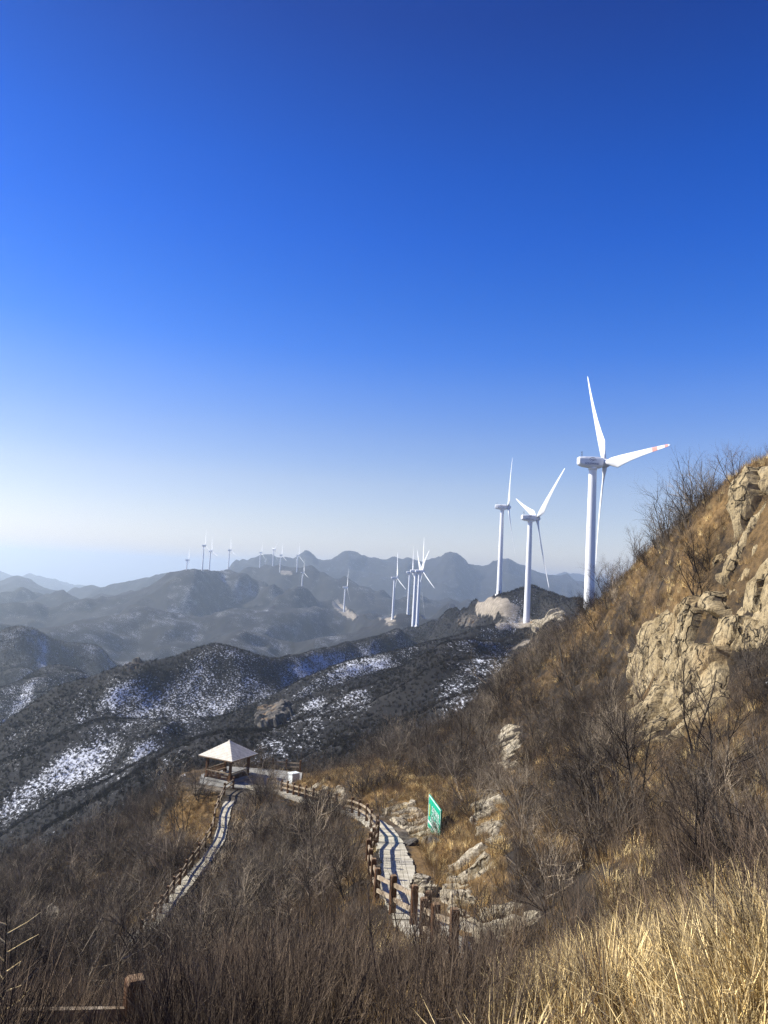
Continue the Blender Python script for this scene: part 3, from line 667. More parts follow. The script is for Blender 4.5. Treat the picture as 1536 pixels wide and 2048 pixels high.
# ------------------------------------------------------------------ wind turbines
HT, BL = 65.0, 42.0                                               # tower height and blade length
def turbine_meshes():
    D = {}
    mb = MB(); zs = [-6, 0] + [64.2 * k / 12 for k in range(1, 13)]
    def rad(z): return 1.98 - (1.98 - 1.38) * max(z, 0) / 65
    mb.tube([(0, 0, z) for z in zs], [rad(z) for z in zs], 32, False)
    for z in (21, 43): mb.tube([(0, 0, z), (0, 0, z + .35)], [rad(z) + .035] * 2, 32, False)
    mb.tube([(0, 0, -1.5), (0, 0, .35)], [2.9, 2.9], 32)
    D['tower'] = mb.mesh('tower', M['steel'], True)
    mb = MB(); mb.box((0, -rad(1.5) - .02, 1.8), (.95, .12, 2.2), None, 0, 1, .02); mb.box((0, -rad(1) - .5, .35), (1.2, 1.0, .7)); D['door'] = mb.mesh('door', M['grey'])
    # nacelle: lofted box along X, tail towards -X
    secs = [(-5.6, 1.1, 1.2, .25), (-5.3, 1.4, 1.45, .2), (-3.4, 1.8, 1.8, .0), (0, 1.95, 1.95, -.05), (2.8, 1.9, 1.9, 0), (3.2, 1.7, 1.75, 0)]
    mb = MB(); vs = []; m = 12
    for x, hy, hz, zo in secs:
        for y, z in ((-1, -.62), (-.72, -1), (.72, -1), (1, -.62), (1, .55), (.82, .9), (.5, 1), (0, 1.03), (-.5, 1), (-.82, .9), (-1, .55), (-1.0, 0)):
            vs.append((x, y * hy, 1.55 + zo + z * hz))
    fs = [(i * m + k, i * m + (k + 1) % m, (i + 1) * m + (k + 1) % m, (i + 1) * m + k) for i in range(len(secs) - 1) for k in range(m)]
    fs += [tuple(reversed(range(m))), tuple(range((len(secs) - 1) * m, len(secs) * m))]
    mb.add([(x, y, z) for x, y, z in vs], fs)
    D['nacelle'] = mb.mesh('nacelle', M['steel'])
    mb = MB(); mb.tube([(0, 0, -1.25), (0, 0, -.3)], [1.5, 1.75], 24); D['yaw_collar'] = mb.mesh('yaw_collar', M['steel'], True)
    mb = MB()
    for y in (-.5, .5): mb.tube([(-4.2, y, 3.3), (-4.2, y, 5.2)], .05, 6)
    mb.tube([(-4.2, -.6, 4.2), (-4.2, .6, 4.2)], .05, 6); mb.box((-4.2, .5, 5.1), (.3, .3, .2)); D['wind_mast'] = mb.mesh('wind_mast', M['grey'])
    mb = MB()                                                     # swirl of three stripes on the flank
    for k in range(3):
        pts = []
        for i in range(9):
            t = i / 8; a = 3.5 - 2.0 * t
            pts.append((-1.2 + k * .30 + 1.15 * math.cos(a) * (1 - .16 * k) + t * 1.2, 2.15 - k * .30 + .85 * math.sin(a) * (1 - .16 * k)))
        for i in range(8):
            (x0, z0), (x1, z1) = pts[i], pts[i + 1]; w = .20 * math.sin(math.pi * (i + .6) / 9.2)
            mb.add([(x0, -2.005, z0), (x1, -2.005, z1), (x1, -2.005, z1 + w), (x0, -2.005, z0 + w)], [(0, 1, 2, 3)])
    D['logo'] = mb.mesh('logo', M['navy'])
    cu = bpy.data.curves.new('lettering', 'FONT'); cu.body = 'GOLDWIND'; cu.size = .95; cu.align_x = 'CENTER'; cu.extrude = .01; cu.resolution_u = 3
    to = bpy.data.objects.new('lettering', cu); C.objects.link(to); to.matrix_world = Matrix.Translation((-1.1, -2.0, .45)) @ Matrix.Rotation(R(90), 4, 'X')
    bpy.context.view_layer.update(); dg = bpy.context.evaluated_depsgraph_get()
    tm = bpy.data.meshes.new_from_object(to.evaluated_get(dg)); tm.transform(to.matrix_world); tm.name = 'lettering'; tm.materials.clear(); tm.materials.append(M['navy'])
    bpy.data.objects.remove(to); D['lettering'] = tm
    # hub with spinner, at the origin of the rotor
    mb = MB(); prof = [(-1.35, 1.35), (-1.2, 1.5), (.6, 1.55), (1.2, 1.35), (1.75, .9), (2.05, .4), (2.12, .05)]
    mb.tube([(x, 0, 0) for x, _ in prof], [r for _, r in prof], 24); D['hub'] = mb.mesh('hub', M['steel'], True)
    # blade along +Z, chord along Y, thickness along X, bent a little forward (+X)
    st = [(1.2, 1.75, 1.75, 0, 0), (2.6, 1.75, 1.7, 0, 0), (5.0, 2.5, 1.3, .25, 10), (8.5, 3.25, .85, .5, 12), (13, 2.75, .62, .4, 9), (19, 2.15, .45, .3, 6), (26, 1.6, .32, .2, 3.5), (33, 1.15, .22, .12, 2), (36.0, .98, .18, .1, 1), (39.0, .8, .14, .08, .5), (40.0, .72, .12, .06, 0), (42.0, .55, .09, .03, 0), (43, .15, .04, 0, 0)]
    mb = MB(); vs = []; m = 12
    for z, ch, th, sh, tw in st:
        tw = R(tw + 4); fx = .00075 * z * z
        for k in range(m):
            a = 2 * math.pi * k / m; y = .5 * ch * (1.25 if z > 4 else 1) * math.cos(a); x = .5 * th * math.sin(a) * (1 if z < 4 else (.6 + .4 * math.cos(a)))
            y -= sh * ch * .45
            vs.append((x * math.cos(tw) - y * math.sin(tw) + fx, x * math.sin(tw) + y * math.cos(tw), z))
    fs, mi = [], []
    for i in range(len(st) - 1):
        for k in range(m):
            fs.append((i * m + k, i * m + (k + 1) % m, (i + 1) * m + (k + 1) % m, (i + 1) * m + k)); mi.append(1 if st[i][0] in (33, 40.0) else 0)
    fs.append(tuple(reversed(range(m)))); mi.append(0); fs.append(tuple(range((len(st) - 1) * m, len(st) * m))); mi.append(1)
    mb.add(vs, fs); mb.m = mi; D['blade'] = mb.mesh('blade', [M['steel'], M['red']], True); mb.m = [0] * len(fs); D['plain_blade'] = mb.mesh('blade', [M['steel']], True)
    return D
TM = turbine_meshes()
TILT, CONE = R(4.5), R(2.4)
def make_turbine(theta):
    root = empty('wind_turbine', (0, 0, 0))
    link('tower', TM['tower'], None, root); link('door', TM['door'], None, root)
    na = link('nacelle', TM['nacelle'], None, root); na.location = (0, 0, HT)
    for k in ('logo', 'lettering', 'wind_mast', 'yaw_collar'): link(k, TM[k], None, na)
    base = Matrix.Translation((4.5, 0, HT + 1.55)) @ Matrix.Rotation(-TILT, 4, 'Y')
    hub = link('hub', TM['hub'], None, root); hub.matrix_local = base
    for k in range(3):
        b = link('blade', TM['blade' if k == 1 else 'plain_blade'], None, root); b['phase'] = k
        b.matrix_local = base @ Matrix.Rotation(R(theta + 120 * k), 4, 'X') @ Matrix.Rotation(CONE, 4, 'Y')
    return root
def set_rotor(root, theta):
    base = Matrix.Translation((4.5, 0, HT + 1.55)) @ Matrix.Rotation(-TILT, 4, 'Y')
    for ch in root.children:
        if ch.name.split('.')[0] == 'blade':
            ch.matrix_local = base @ Matrix.Rotation(R(theta + 120 * ch['phase']), 4, 'X') @ Matrix.Rotation(CONE, 4, 'Y')
# (column, distance, base row or None to stand on the sheet, hub row, yaw, rotor angle, label)
TURB = [
 (1178, 283, None, 925, 5.3, -29.3, 'largest white wind turbine, behind the shoulder of the rocky slope'),
 (1053, 464, 1245, 1036, 12.2, 51.5, 'white wind turbine beside pale boulders on the dirt pad, its blades spread in a Y'),
 (998, 560, 1187, 1014, -7, 37.6, 'white wind turbine on the top terrace of the cut hill, rotor almost edge on'),
 (834, 880, 1252, 1143, 12, -3, 'white wind turbine at the dark ridge end, in front of its overlapping twin'),
 (829, 930, None, 1143, 6, 62, 'white wind turbine half hidden behind its overlapping twin on the ridge end'),
 (817, 1340, None, 1145, 4, 2, 'thin wind turbine just behind the overlapping pair on the ridge'),
 (787, 1300, None, 1156, 14, -6, 'wind turbine just behind the bare pale earth patch on the ridge'),
 (689, 1900, None, 1175, 8, 14, 'wind turbine at the lower end of the pale winding track on the ridge'),
 (602, 2065, None, 1145, 22, -8, 'wind turbine at the upper end of the pale track on the ridge'),
 (371, 2055, 1165, 1120, 18, 5, 'distant wind turbine lowest on the front face of the rounded hill'),
 (400, 2080, None, 1091, 32, -5, 'tallest looking distant wind turbine on top of the rounded hill'),
 (414, 2130, None, 1102, 30, -12, 'distant wind turbine just behind the summit of the rounded hill'),
 (452, 2300, None, 1100, 30, -8, 'distant wind turbine alone on the second hump of the rounded hill'),
 (515, 2740, None, 1105, 26, 8, 'faint wind turbine nearest the jagged peak of the hazy ridge'),
 (541, 2700, None, 1099, 30, 40, 'faint wind turbine with blades spread in a V on the hazy ridge'),
 (556, 2567, None, 1110, 26, -3, 'faint wind turbine above the white cut slope of the hazy ridge'),
 (590, 2567, None, 1111, 28, 2, 'faint wind turbine alone at the far end of the white cut slope'),
 (530, 3300, 1132, 1122, 28, 20, 'tiny white turbine far behind the hazy ridge under the jagged peak'),
]
for i, (px, d, by, hy, yaw, th, lab) in enumerate(TURB):
    hubz = at(px, hy, d)[2]
    g = at(px, by if by else 1200, d); x, y = g[0], g[1]
    gz = float(H(x, y))
    if by: zb = g[2]
    else: zb = gz
    h = hubz - zb - 1.5
    s = (1.02, 1.0, .97)[i] if i < 3 else min(max(h / HT, .8), 1.35) if i < 17 else .45
    if i > 2: s = min(max(s, 1.0 if i > 8 else .85), 1.25) if i < 17 else .45
    zb = hubz - (HT + 1.5) * s                                    # keep the hub where it is, the tower foot runs into the ground
    if not by and zb > gz + 4: s *= 1.0
    if i == 0: t = make_turbine(th); first = t
    else:
        t = copy_tree(first); set_rotor(t, th)
        for ch in t.children:
            if ch.data is TM['blade']: ch.data = TM['plain_blade']
    t.location = (x, y, zb); t.rotation_euler = (0, 0, R(yaw)); t.scale = (s, s, s)
    tag(t, lab, 'wind turbine', 'wind turbines standing along the mountain ridges')
    print('turbine', px, 'ground %.1f foot %.1f scale %.2f' % (gz, zb, s))
bpy.context.view_layer.update()

# ------------------------------------------------------------------ rock
ROCKMASK = np.zeros_like(ZT)
def rock_patch(name, poly, d0, d1, mat, lift=.4, amp=1.0, cells=(2.6, 1.1, .45), step=.14, seed=0, skirt=.7, soft=5, gap=.9, gs=1.6):
    global ROCKMASK
    m = inpoly(PX, PY, poly) & (RR > d0) & (RR < d1)
    if not m.any(): print('no rock', name, poly[0]); return None
    ROCKMASK = np.maximum(ROCKMASK, blur((m & (fbm(XT / gs, (YT + ZT) / gs, 81 + seed, 3) > -gap - .05)).astype(float), 1))
    ia, ir = np.where(m); a0, a1 = AZ[ia.min()] - .006, AZ[ia.max()] + .006; l0, l1 = LR[ir.min()] - .02, LR[ir.max()] + .02
    rm = math.exp((l0 + l1) / 2); na = int(np.clip((a1 - a0) * rm / step, 12, 420)); nr = int(np.clip((l1 - l0) * rm * 1.5 / step, 12, 420))
    A, L = np.meshgrid(np.linspace(a0, a1, na), np.linspace(l0, l1, nr), indexing='ij'); r = np.exp(L)
    X, Y = OX + r * np.sin(A), OY + r * np.cos(A); Z = H(X, Y)
    px, py, _ = project(np.stack([X, Y, Z], -1)); jx = 9 * fbm(X / 1.7, Y / 1.7, 5 + seed, 3)
    w = inpoly(px + jx, py + jx * .7, poly).astype(float)
    w *= (fbm(X / gs, (Y + Z) / gs, 81 + seed, 3) > -gap)
    for _ in range(soft): w = blur(w, 1)
    w[0] = w[-1] = 0; w[:, 0] = w[:, -1] = 0
    N = grid_normals(X, Y, Z)
    for _ in range(12): N = (N + np.roll(N, 1, 0) + np.roll(N, -1, 0) + np.roll(N, 1, 1) + np.roll(N, -1, 1)) / 5
    N[..., 2] *= .55; N /= np.linalg.norm(N, axis=-1, keepdims=True)
    P = np.stack([X, Y, Z], -1).reshape(-1, 3); c_, s_ = math.cos(.75), math.sin(.75)
    Q = np.stack([P[:, 0] * c_ + P[:, 2] * s_, P[:, 1], (P[:, 2] * c_ - P[:, 0] * s_) * 1.0], 1) * np.array([.5, .8, 1.0]) + seed * 7.3   # tilted bedding
    Q = Q + .22 * np.stack([fbm(P[:, 0] / 2, P[:, 2] / 2, 3), fbm(P[:, 1] / 2, P[:, 2] / 2, 4), fbm(P[:, 0] / 2, P[:, 1] / 2, 6)], 1) * cells[0] / 2.6
    D = np.zeros(len(P))
    for k, c in enumerate(cells):
        cid, gap, off = worley(Q, c, 11 + k * 9 + seed)
        tilt = off[:, 0] * (cid - .5) + off[:, 1] * (((cid * 7.1) % 1) - .5) + off[:, 2] * (((cid * 13.7) % 1) - .3)
        D += c ** .9 * amp * (1, .75, .4)[k] * (.34 * (cid - .4) + .62 * tilt - .22 * np.exp(-gap / .035))
    D = D.reshape(na, nr); ww = sstep(.05, .75, w)
    S = ww * (lift + D) - (1 - ww) * skirt
    Pn = np.stack([X, Y, Z], -1) + N * S[..., None]
    keep = (w[:-1, :-1] + w[1:, 1:] + w[1:, :-1] + w[:-1, 1:]) > .02
    me, used = grid_mesh(name, Pn[..., 0], Pn[..., 1], Pn[..., 2], keep)
    nz = np.zeros(len(me.polygons) * 3); me.polygons.foreach_get('normal', nz)
    if nz.reshape(-1, 3)[:, 2].mean() < 0: me.flip_normals()
    me.polygons.foreach_set('use_smooth', np.zeros(len(me.polygons), bool))
    return link(name, me, mat)
FACE = [
 ([(1492,985),(1520,950),(1640,890),(1720,1000),(1720,1260),(1520,1262),(1440,1235),(1400,1205),(1432,1120),(1455,1092),(1478,1066),(1486,1015)], 1.05),
 ([(1288,1278),(1300,1250),(1330,1226),(1400,1196),(1470,1232),(1640,1250),(1640,1300),(1450,1305),(1460,1395),(1420,1450),(1300,1500),(1268,1440),(1262,1390),(1282,1330)], 1.0)]
for i, (poly, am) in enumerate(FACE):
    o = rock_patch('rock_face', poly, 22, 85, M['rock'], .25, am * .85, (2.6, 1.0, .4), .10, i, gap=1.3 if i == 0 else .95, gs=2.6)
    if o: tag(o, kind='structure')
OUT = [
 ([(1000,1475),(1015,1452),(1038,1450),(1045,1500),(1030,1550),(1005,1550)], 45, 95, 'pale_rock', .12, .5, 'pale upright rock among dark shrubs halfway up the slope'),
 ([(948,1620),(965,1585),(990,1570),(1012,1600),(1010,1660),(985,1690),(955,1680)], 30, 70, 'pale_rock', .12, .5, 'cream coloured rock knob uphill from the green sign'),
 ([(885,1775),(900,1745),(935,1715),(972,1690),(995,1730),(975,1790),(940,1825),(905,1840),(885,1815)], 18, 50, 'pale_rock', .12, .5, 'broad pale rock outcrop on the bank right of the stone path'),
 ([(905,1850),(960,1815),(1060,1805),(1095,1840),(1060,1880),(960,1890)], 12, 40, 'pale_rock', .12, .5, 'low pale rock outcrop nearest the golden grass'),
 ([(765,1630),(790,1605),(832,1603),(862,1635),(870,1680),(845,1690),(800,1655)], 40, 75, 'pale_rock', .12, .5, 'whitish cut bank of rock behind the bend of the stone path'),
 ([(606,1585),(640,1566),(690,1572),(700,1604),(640,1606)], 55, 100, 'pale_rock', .12, .5, 'pale rocky cut bank beside the landing'),
 ([(512,1440),(525,1415),(550,1402),(580,1402),(582,1430),(555,1452),(520,1458)], 240, 345, 'grey_rock', 1.6, .8, 'craggy grey rock on the spur beyond the pavilion'),
 ([(1062,1250),(1075,1225),(1098,1216),(1130,1225),(1125,1245),(1090,1262),(1066,1266)], 300, 470, 'pale_rock', 1.2, .7, 'pale boulders beside the wind turbine on the dirt pad'),
 ([(248,1338),(262,1324),(280,1320),(290,1330),(262,1342)], 370, 440, 'grey_rock', 1.6, 1.0, 'small dark crag on the left crest of the snowy hill'),
 ([(920,1255),(935,1228),(955,1232),(950,1256)], 400, 780, 'grey_rock', 2.0, 1.2, 'dark crag on the slope below the cut terrace'),
]
for i, (poly, d0, d1, mt, li, am, lab) in enumerate(OUT):
    big = d0 > 200
    o = rock_patch('rock_outcrop', poly, d0, d1, M[mt], li, am, (7, 3, 1.2) if big else (1.5, .7, .3), .5 if big else .09, 20 + i, 2.0 if big else .4, 3 if big else 4, .7 if big else .22, 9 if big else 1.3)
    if o: tag(o, lab, 'rock')

def boulder(px, d, r, lab, mat='pale_rock', sq=(1, .8, .7), seed=0):
    import bmesh
    bm = bmesh.new(); bmesh.ops.create_icosphere(bm, subdivisions=5, radius=1.0)
    co = np.array([v.co[:] for v in bm.verts]); cid, gap, off = worley(co * 1.0 + seed * 3.1, .8, seed); c2, g2, o2 = worley(co + seed, .3, seed + 4)
    s = .78 + .30 * (cid - .5) + .25 * (off[:, 0] * (cid - .5) + off[:, 2] * .3) - .06 * np.exp(-gap / .06) + .06 * (c2 - .5)
    co = np.clip(co, -.72, .72) * 1.25 * s[:, None] * np.array(sq) * r
    for v, c in zip(bm.verts, co): v.co = c
    me = bpy.data.meshes.new('boulder'); bm.to_mesh(me); bm.free()
    o = link('boulder', me, M[mat]); g = G(px, d); o.location = g + Vector((0, 0, r * .25)); o.rotation_euler = (0, .2, seed * 1.3)
    return tag(o, lab, 'boulder')
boulder(843, 31, .62, 'largest pale boulder at the right edge of the stone path', seed=1)
boulder(858, 30, .42, 'smaller pale boulder leaning on the largest one beside the path', seed=2)
boulder(822, 44, .5, 'flat dark stone at the path edge in front of the green sign', 'grey_rock', (1.3, .7, .4), 3)
boulder(868, 43.5, .45, 'dark broken stone under the green sign', 'grey_rock', (1.2, .8, .6), 4)
boulder(102, 62, 1.1, 'pale slab of rock among dark shrubs on the lower slope', 'pale_rock', (.6, 1.5, .5), 5)
boulder(785, 19.5, .34, 'orange tinted stone in the scrub before the path fence', 'rock', (1.4, .8, .5), 6)
boulder(362, 77, .5, 'small white stone on the grassy slope below the pavilion trees', 'pale_rock', (.7, 1.2, .4), 7)

# ------------------------------------------------------------------ vegetation
def nrm(v): return v / (np.linalg.norm(v) + 1e-9)
def grow(mbs, p, d, L, r, lev, rng, cfg, depth=0):
    segs = cfg['segs'][depth]; pts = [Vector(p)]; dirs = []; q = np.array(p, float); d = nrm(np.array(d, float))
    for i in range(segs):
        d = nrm(d + rng.normal(0, cfg['wob'], 3) + np.array([0, 0, cfg['up'][depth]])); q = q + d * L / segs; pts.append(Vector(q)); dirs.append(d)
    tip = cfg['tip'] if lev > 0 else .3
    mb = mbs[min(cfg.get('split', [0] * 5)[depth], len(mbs) - 1)]
    mb.tube(pts, [r * (1 - (1 - tip) * i / segs) for i in range(segs + 1)], cfg['n'][depth], False)
    if lev <= 0: return
    for k in range(cfg['ch'][depth]):
        t = rng.uniform(cfg['t0'][depth], 1.0); f = t * segs; i = min(int(f), segs - 1); pp = np.array(pts[i].lerp(pts[i + 1], f - i)); dd = dirs[i]
        ax = nrm(np.cross(dd, rng.normal(0, 1, 3))); an = R(rng.uniform(*cfg['ang']))
        nd = dd * math.cos(an) + ax * math.sin(an)
        grow(mbs, pp, nd, L * rng.uniform(*cfg['len']), r * (1 - (1 - tip) * t) * rng.uniform(.5, .75), lev - 1, rng, cfg, depth + 1)

PROTO = {}
def proto(kind, meshes, mat):
    col = bpy.data.collections.new(kind); PROTO[kind] = (col, len(meshes))
    for i, me in enumerate(meshes):
        if not me.materials: me.materials.append(mat)
        o = bpy.data.objects.new('%s_%s' % (kind, 'abcdefgh'[i]), me); col.objects.link(o)
def shrub_mesh(seed, n=11, H0=2.3, r0=.021):
    rng = np.random.default_rng(seed); mb = MB()
    cfg = dict(segs=[6, 4, 2], wob=.13, up=[.03, .05, .04], n=[4, 3, 3], ch=[8, 4], t0=[.22, .25], ang=(22, 58), len=(.28, .56), tip=.3)
    for k in range(n):
        a = 6.28 * k / n + rng.uniform(-.5, .5); lean = rng.uniform(.15, 1.05)
        grow([mb], (.16 * math.cos(a), .16 * math.sin(a), -.1), (lean * math.cos(a), lean * math.sin(a), 1), H0 * rng.uniform(.5, 1.05), r0 * rng.uniform(.6, 1.3), 2, rng, cfg)
    return mb.mesh('shrub')
proto('shrub', [shrub_mesh(100 + i, 9 + i % 3 * 2) for i in range(7)], M['twig'])
proto('dark_shrub', [shrub_mesh(150 + i, 10 + i % 3 * 3, 1.8, .017) for i in range(5)], M['dark_twig'])
def scrub_mesh(seed):
    rng = np.random.default_rng(seed); mb = MB()
    cfg = dict(segs=[4, 2], wob=.09, up=[.06, .05], n=[3, 3], ch=[5], t0=[.35], ang=(15, 45), len=(.22, .45), tip=.35)
    for k in range(26):
        a = rng.uniform(0, 6.28); lean = rng.uniform(.0, .55); rr = rng.uniform(0, .3)
        grow([mb], (rr * math.cos(a), rr * math.sin(a), -.08), (lean * math.cos(a), lean * math.sin(a), 1), rng.uniform(.45, 1.05), .0042 * rng.uniform(.7, 1.4), 1, rng, cfg)
    return mb.mesh('scrub')
proto('scrub', [scrub_mesh(200 + i) for i in range(6)], M['scrub'])
def grass_mesh(seed, n=70, h=(.25, .75), spread=.16, w=.006, curl=.9):
    rng = np.random.default_rng(seed); mb = MB()
    for k in range(n):
        a = rng.uniform(0, 6.28); rr = spread * math.sqrt(rng.uniform(0, 1)); L = rng.uniform(*h); q = np.array([rr * math.cos(a), rr * math.sin(a), -.05])
        a += rng.normal(0, .5); d = nrm(np.array([.35 * math.cos(a) * rng.uniform(0, 1.6), .35 * math.sin(a) * rng.uniform(0, 1.6), 1])); s = 4; ww = w * rng.uniform(.6, 1.4)
        side = np.array([-math.sin(a), math.cos(a), 0]); side = nrm(side + rng.normal(0, .3, 3)); vs = []; cu = curl * rng.uniform(.1, 1)
        for i in range(s + 1):
            k2 = ww * (1 - i / s) ** .7 + .0006; vs += [q - side * k2 / 2, q + side * k2 / 2]
            d = nrm(d + np.array([math.cos(a), math.sin(a), -.6]) * cu * .35 * (i / s)); q = q + d * L / s
        mb.add(vs, [(i * 2, i * 2 + 1, i * 2 + 3, i * 2 + 2) for i in range(s)])
    return mb.mesh('grass')
proto('dry_grass', [grass_mesh(300 + i, 64, (.2, .6), .19, .0085, 2.2) for i in range(5)], M['grass'])
proto('tall_grass', [grass_mesh(330 + i, 42, (.28, .72), .10, .011, 1.0) for i in range(4)], M['grass'])
proto('brown_grass', [grass_mesh(360 + i, 60, (.2, .55), .22, .008, 1.0) for i in range(4)], M['brown_grass'])
def brush_mesh(seed):
    rng = np.random.default_rng(seed); mb = MB()
    for k in range(26):
        a = rng.uniform(0, 6.28); rr = .9 * math.sqrt(rng.uniform(0, 1)); le = rng.uniform(0, .55); b = (.6 * rr * math.cos(a), .6 * rr * math.sin(a), -.15); a2 = a + rng.normal(0, .8); L = rng.uniform(.8, 2.1) * (1 - .3 * rr)
        e = (b[0] + le * L * math.cos(a2), b[1] + le * L * math.sin(a2), b[2] + L); mi = tuple((x + y) / 2 + rng.normal(0, .08) for x, y in zip(b, e))
        mb.tube([b, mi, e], [.03, .024, .006], 3, False)
    return mb.mesh('brush')
proto('hillside_brush', [brush_mesh(400 + i) for i in range(6)], M['brush'])

def scatter(name, kind, P, rot, sc, seed=0):
    """one object of uncountable growth: points on the slope, the growth instanced on them"""
    n = len(P); rng = np.random.default_rng(seed); col, nv = PROTO[kind]
    me = bpy.data.meshes.new(name); me.vertices.add(n); me.vertices.foreach_set('co', np.ascontiguousarray(P, np.float32).ravel())
    a = me.attributes.new('rot', 'FLOAT_VECTOR', 'POINT'); a.data.foreach_set('vector', np.ascontiguousarray(rot, np.float32).ravel())
    a = me.attributes.new('sc', 'FLOAT', 'POINT'); a.data.foreach_set('value', np.ascontiguousarray(sc, np.float32))
    a = me.attributes.new('pick', 'INT', 'POINT'); a.data.foreach_set('value', rng.integers(0, nv, n).astype(np.int32))
    o = link(name, me); tag(o, kind='stuff')
    g = bpy.data.node_groups.new(name, 'GeometryNodeTree')
    g.interface.new_socket('Geometry', in_out='INPUT', socket_type='NodeSocketGeometry'); g.interface.new_socket('Geometry', in_out='OUTPUT', socket_type='NodeSocketGeometry')
    N = g.nodes.new; i = N('NodeGroupInput'); ou = N('NodeGroupOutput'); ip = N('GeometryNodeInstanceOnPoints'); ci = N('GeometryNodeCollectionInfo')
    ci.inputs['Collection'].default_value = col; ci.inputs['Separate Children'].default_value = True; ci.inputs['Reset Children'].default_value = True
    def at_(nm, ty): x = N('GeometryNodeInputNamedAttribute'); x.data_type = ty; x.inputs['Name'].default_value = nm; return x.outputs['Attribute']
    e2r = N('FunctionNodeEulerToRotation'); L = g.links.new
    L(i.outputs[0], ip.inputs['Points']); L(ci.outputs[0], ip.inputs['Instance']); ip.inputs['Pick Instance'].default_value = True
    L(at_('pick', 'INT'), ip.inputs['Instance Index']); L(at_('rot', 'FLOAT_VECTOR'), e2r.inputs[0]); L(e2r.outputs[0], ip.inputs['Rotation']); L(at_('sc', 'FLOAT'), ip.inputs['Scale'])
    L(ip.outputs[0], ou.inputs[0])
    md = o.modifiers.new('scatter', 'NODES'); md.node_group = g
    print('scatter', name, n)
    return o
# what must stay in view: (outline in the photo, distance of the thing)
CLEAR = [([(735,1600),(800,1630),(850,1700),(845,1880),(740,1880),(728,1750),(750,1690)], 60), ([(845,1575),(895,1600),(895,1700),(845,1700)], 44),
         ([(385,1470),(530,1470),(520,1570),(468,1605),(440,1650),(418,1690),(405,1690),(425,1600),(400,1540)], 84), ([(555,1540),(612,1540),(612,1600),(555,1592)], 83),
         ([(690,1600),(735,1620),(760,1690),(735,1700),(690,1650)], 57), ([(1270,1300),(1440,1290),(1430,1420),(1300,1480)], 44), ([(1470,1060),(1700,900),(1700,1230),(1460,1220)], 46),
         ([(862,1775),(962,1690),(985,1730),(930,1830),(880,1850)], 33), ([(950,1580),(1012,1580),(1010,1660)], 48), ([(1000,1450),(1042,1450),(1030,1540)], 70), ([(905,1850),(1060,1805),(1095,1840),(1060,1870)], 20),
         ([(195,1900),(350,1900),(340,2048),(195,2048)], 9.0), ([(0,1990),(240,1985),(240,2048),(0,2048)], 8.9), ([(730,1830),(868,1830),(866,1868),(735,1868)], 21)]
PMK = lambda x, y: samp(PATHMASK, x, y)
def spots(n, r0, r1, seed, dens, h, pw=1.0, az=.60, keep=.05, rockp=.28):
    """n random places between two distances; dens(x, y, r) thins them out"""
    rng = np.random.default_rng(seed); t = rng.uniform(0, 1, n)
    r = np.sqrt(r0 ** 2 + t * (r1 ** 2 - r0 ** 2)) if pw == 2 else r0 + t * (r1 - r0)
    a = rng.uniform(-az, az, n); x, y = r * np.sin(a), r * np.cos(a)
    ok = rng.uniform(0, 1, n) < dens(x, y, r); ok &= PMK(x, y) < .95
    ok &= (samp(ROCKMASK, x, y) < .3) | (rng.uniform(0, 1, n) < rockp)
    x, y, r = x[ok], y[ok], r[ok]; z = H(x, y); sc = rng.uniform(.65, 1.25, len(x))
    kp = rng.uniform(0, 1, len(x)) < keep; bad = np.zeros(len(x), bool)
    for f in ((.35, .75, 1.0) if h > .6 else ()):
        px, py, _ = project(np.stack([x, y, z + h * sc * f], -1))
        for poly, d in CLEAR: bad |= inpoly(px, py, poly) & (r < d)
    ok = ~bad | kp
    P = np.stack([x, y, z], -1)[ok]; sc = sc[ok]; n = len(P)
    rot = np.stack([rng.normal(0, .13, n), rng.normal(0, .13, n), rng.uniform(0, 6.28, n)], 1)
    return P, rot, sc
patch = lambda x, y, s, k: .5 + .75 * fbm(x / s, y / s, k, 3)
gold = lambda x, y: samp(GOLD, x, y)
def subset(P, m): return P[0][m], P[1][m], P[2][m]
P = spots(8600, 9, 116, 1, lambda x, y, r: np.clip(.38 + 1.5 * (patch(x, y, 5, 33) - .5) - .8 * np.clip(gold(x, y) - .35, 0, 1), .03, 1) * (r > 13), 1.9, 2)
P[2][:] *= np.interp(np.hypot(P[0][:, 0], P[0][:, 1]), [9, 18, 40, 110], [.55, .8, 1.1, 1.15]) * np.exp(np.random.default_rng(4).normal(0, .22, len(P[2])))
m = (patch(P[0][:, 0], P[0][:, 1], 6, 91) + np.random.default_rng(5).normal(0, .16, len(P[2]))) > .5
scatter('leafless_shrubs', 'shrub', *subset(P, m), seed=1)
scatter('dark_shrubs', 'dark_shrub', *subset(P, ~m), seed=9)
P = spots(3000, 5.0, 16, 2, lambda x, y, r: np.clip(1.0 * (.35 + patch(x, y, 1.6, 61)) - 2.4 * np.clip(gold(x, y) - .30, 0, 1), .05, 1), .8, 2)
P2 = spots(11000, 16, 95, 3, lambda x, y, r: np.clip(.8 - .6 * np.clip(gold(x, y) - .4, 0, 1), .1, 1), .9, 2)
scatter('low_scrub', 'scrub', *[np.concatenate([a, b]) for a, b in zip(P, P2)], seed=2)
P = spots(17000, 4.0, 20, 4, lambda x, y, r: np.clip((gold(x, y) - .34) * 2.4, 0, 1) * np.clip(2.4 * (patch(x, y, .9, 47) - .38), 0, 1), .5, 2); P2 = spots(26000, 20, 116, 5, lambda x, y, r: np.clip((gold(x, y) - .22) * 1.3, 0, 1), .5, 2)
scatter('dry_grass', 'dry_grass', *[np.concatenate([a, b]) for a, b in zip(P, P2)], seed=3)
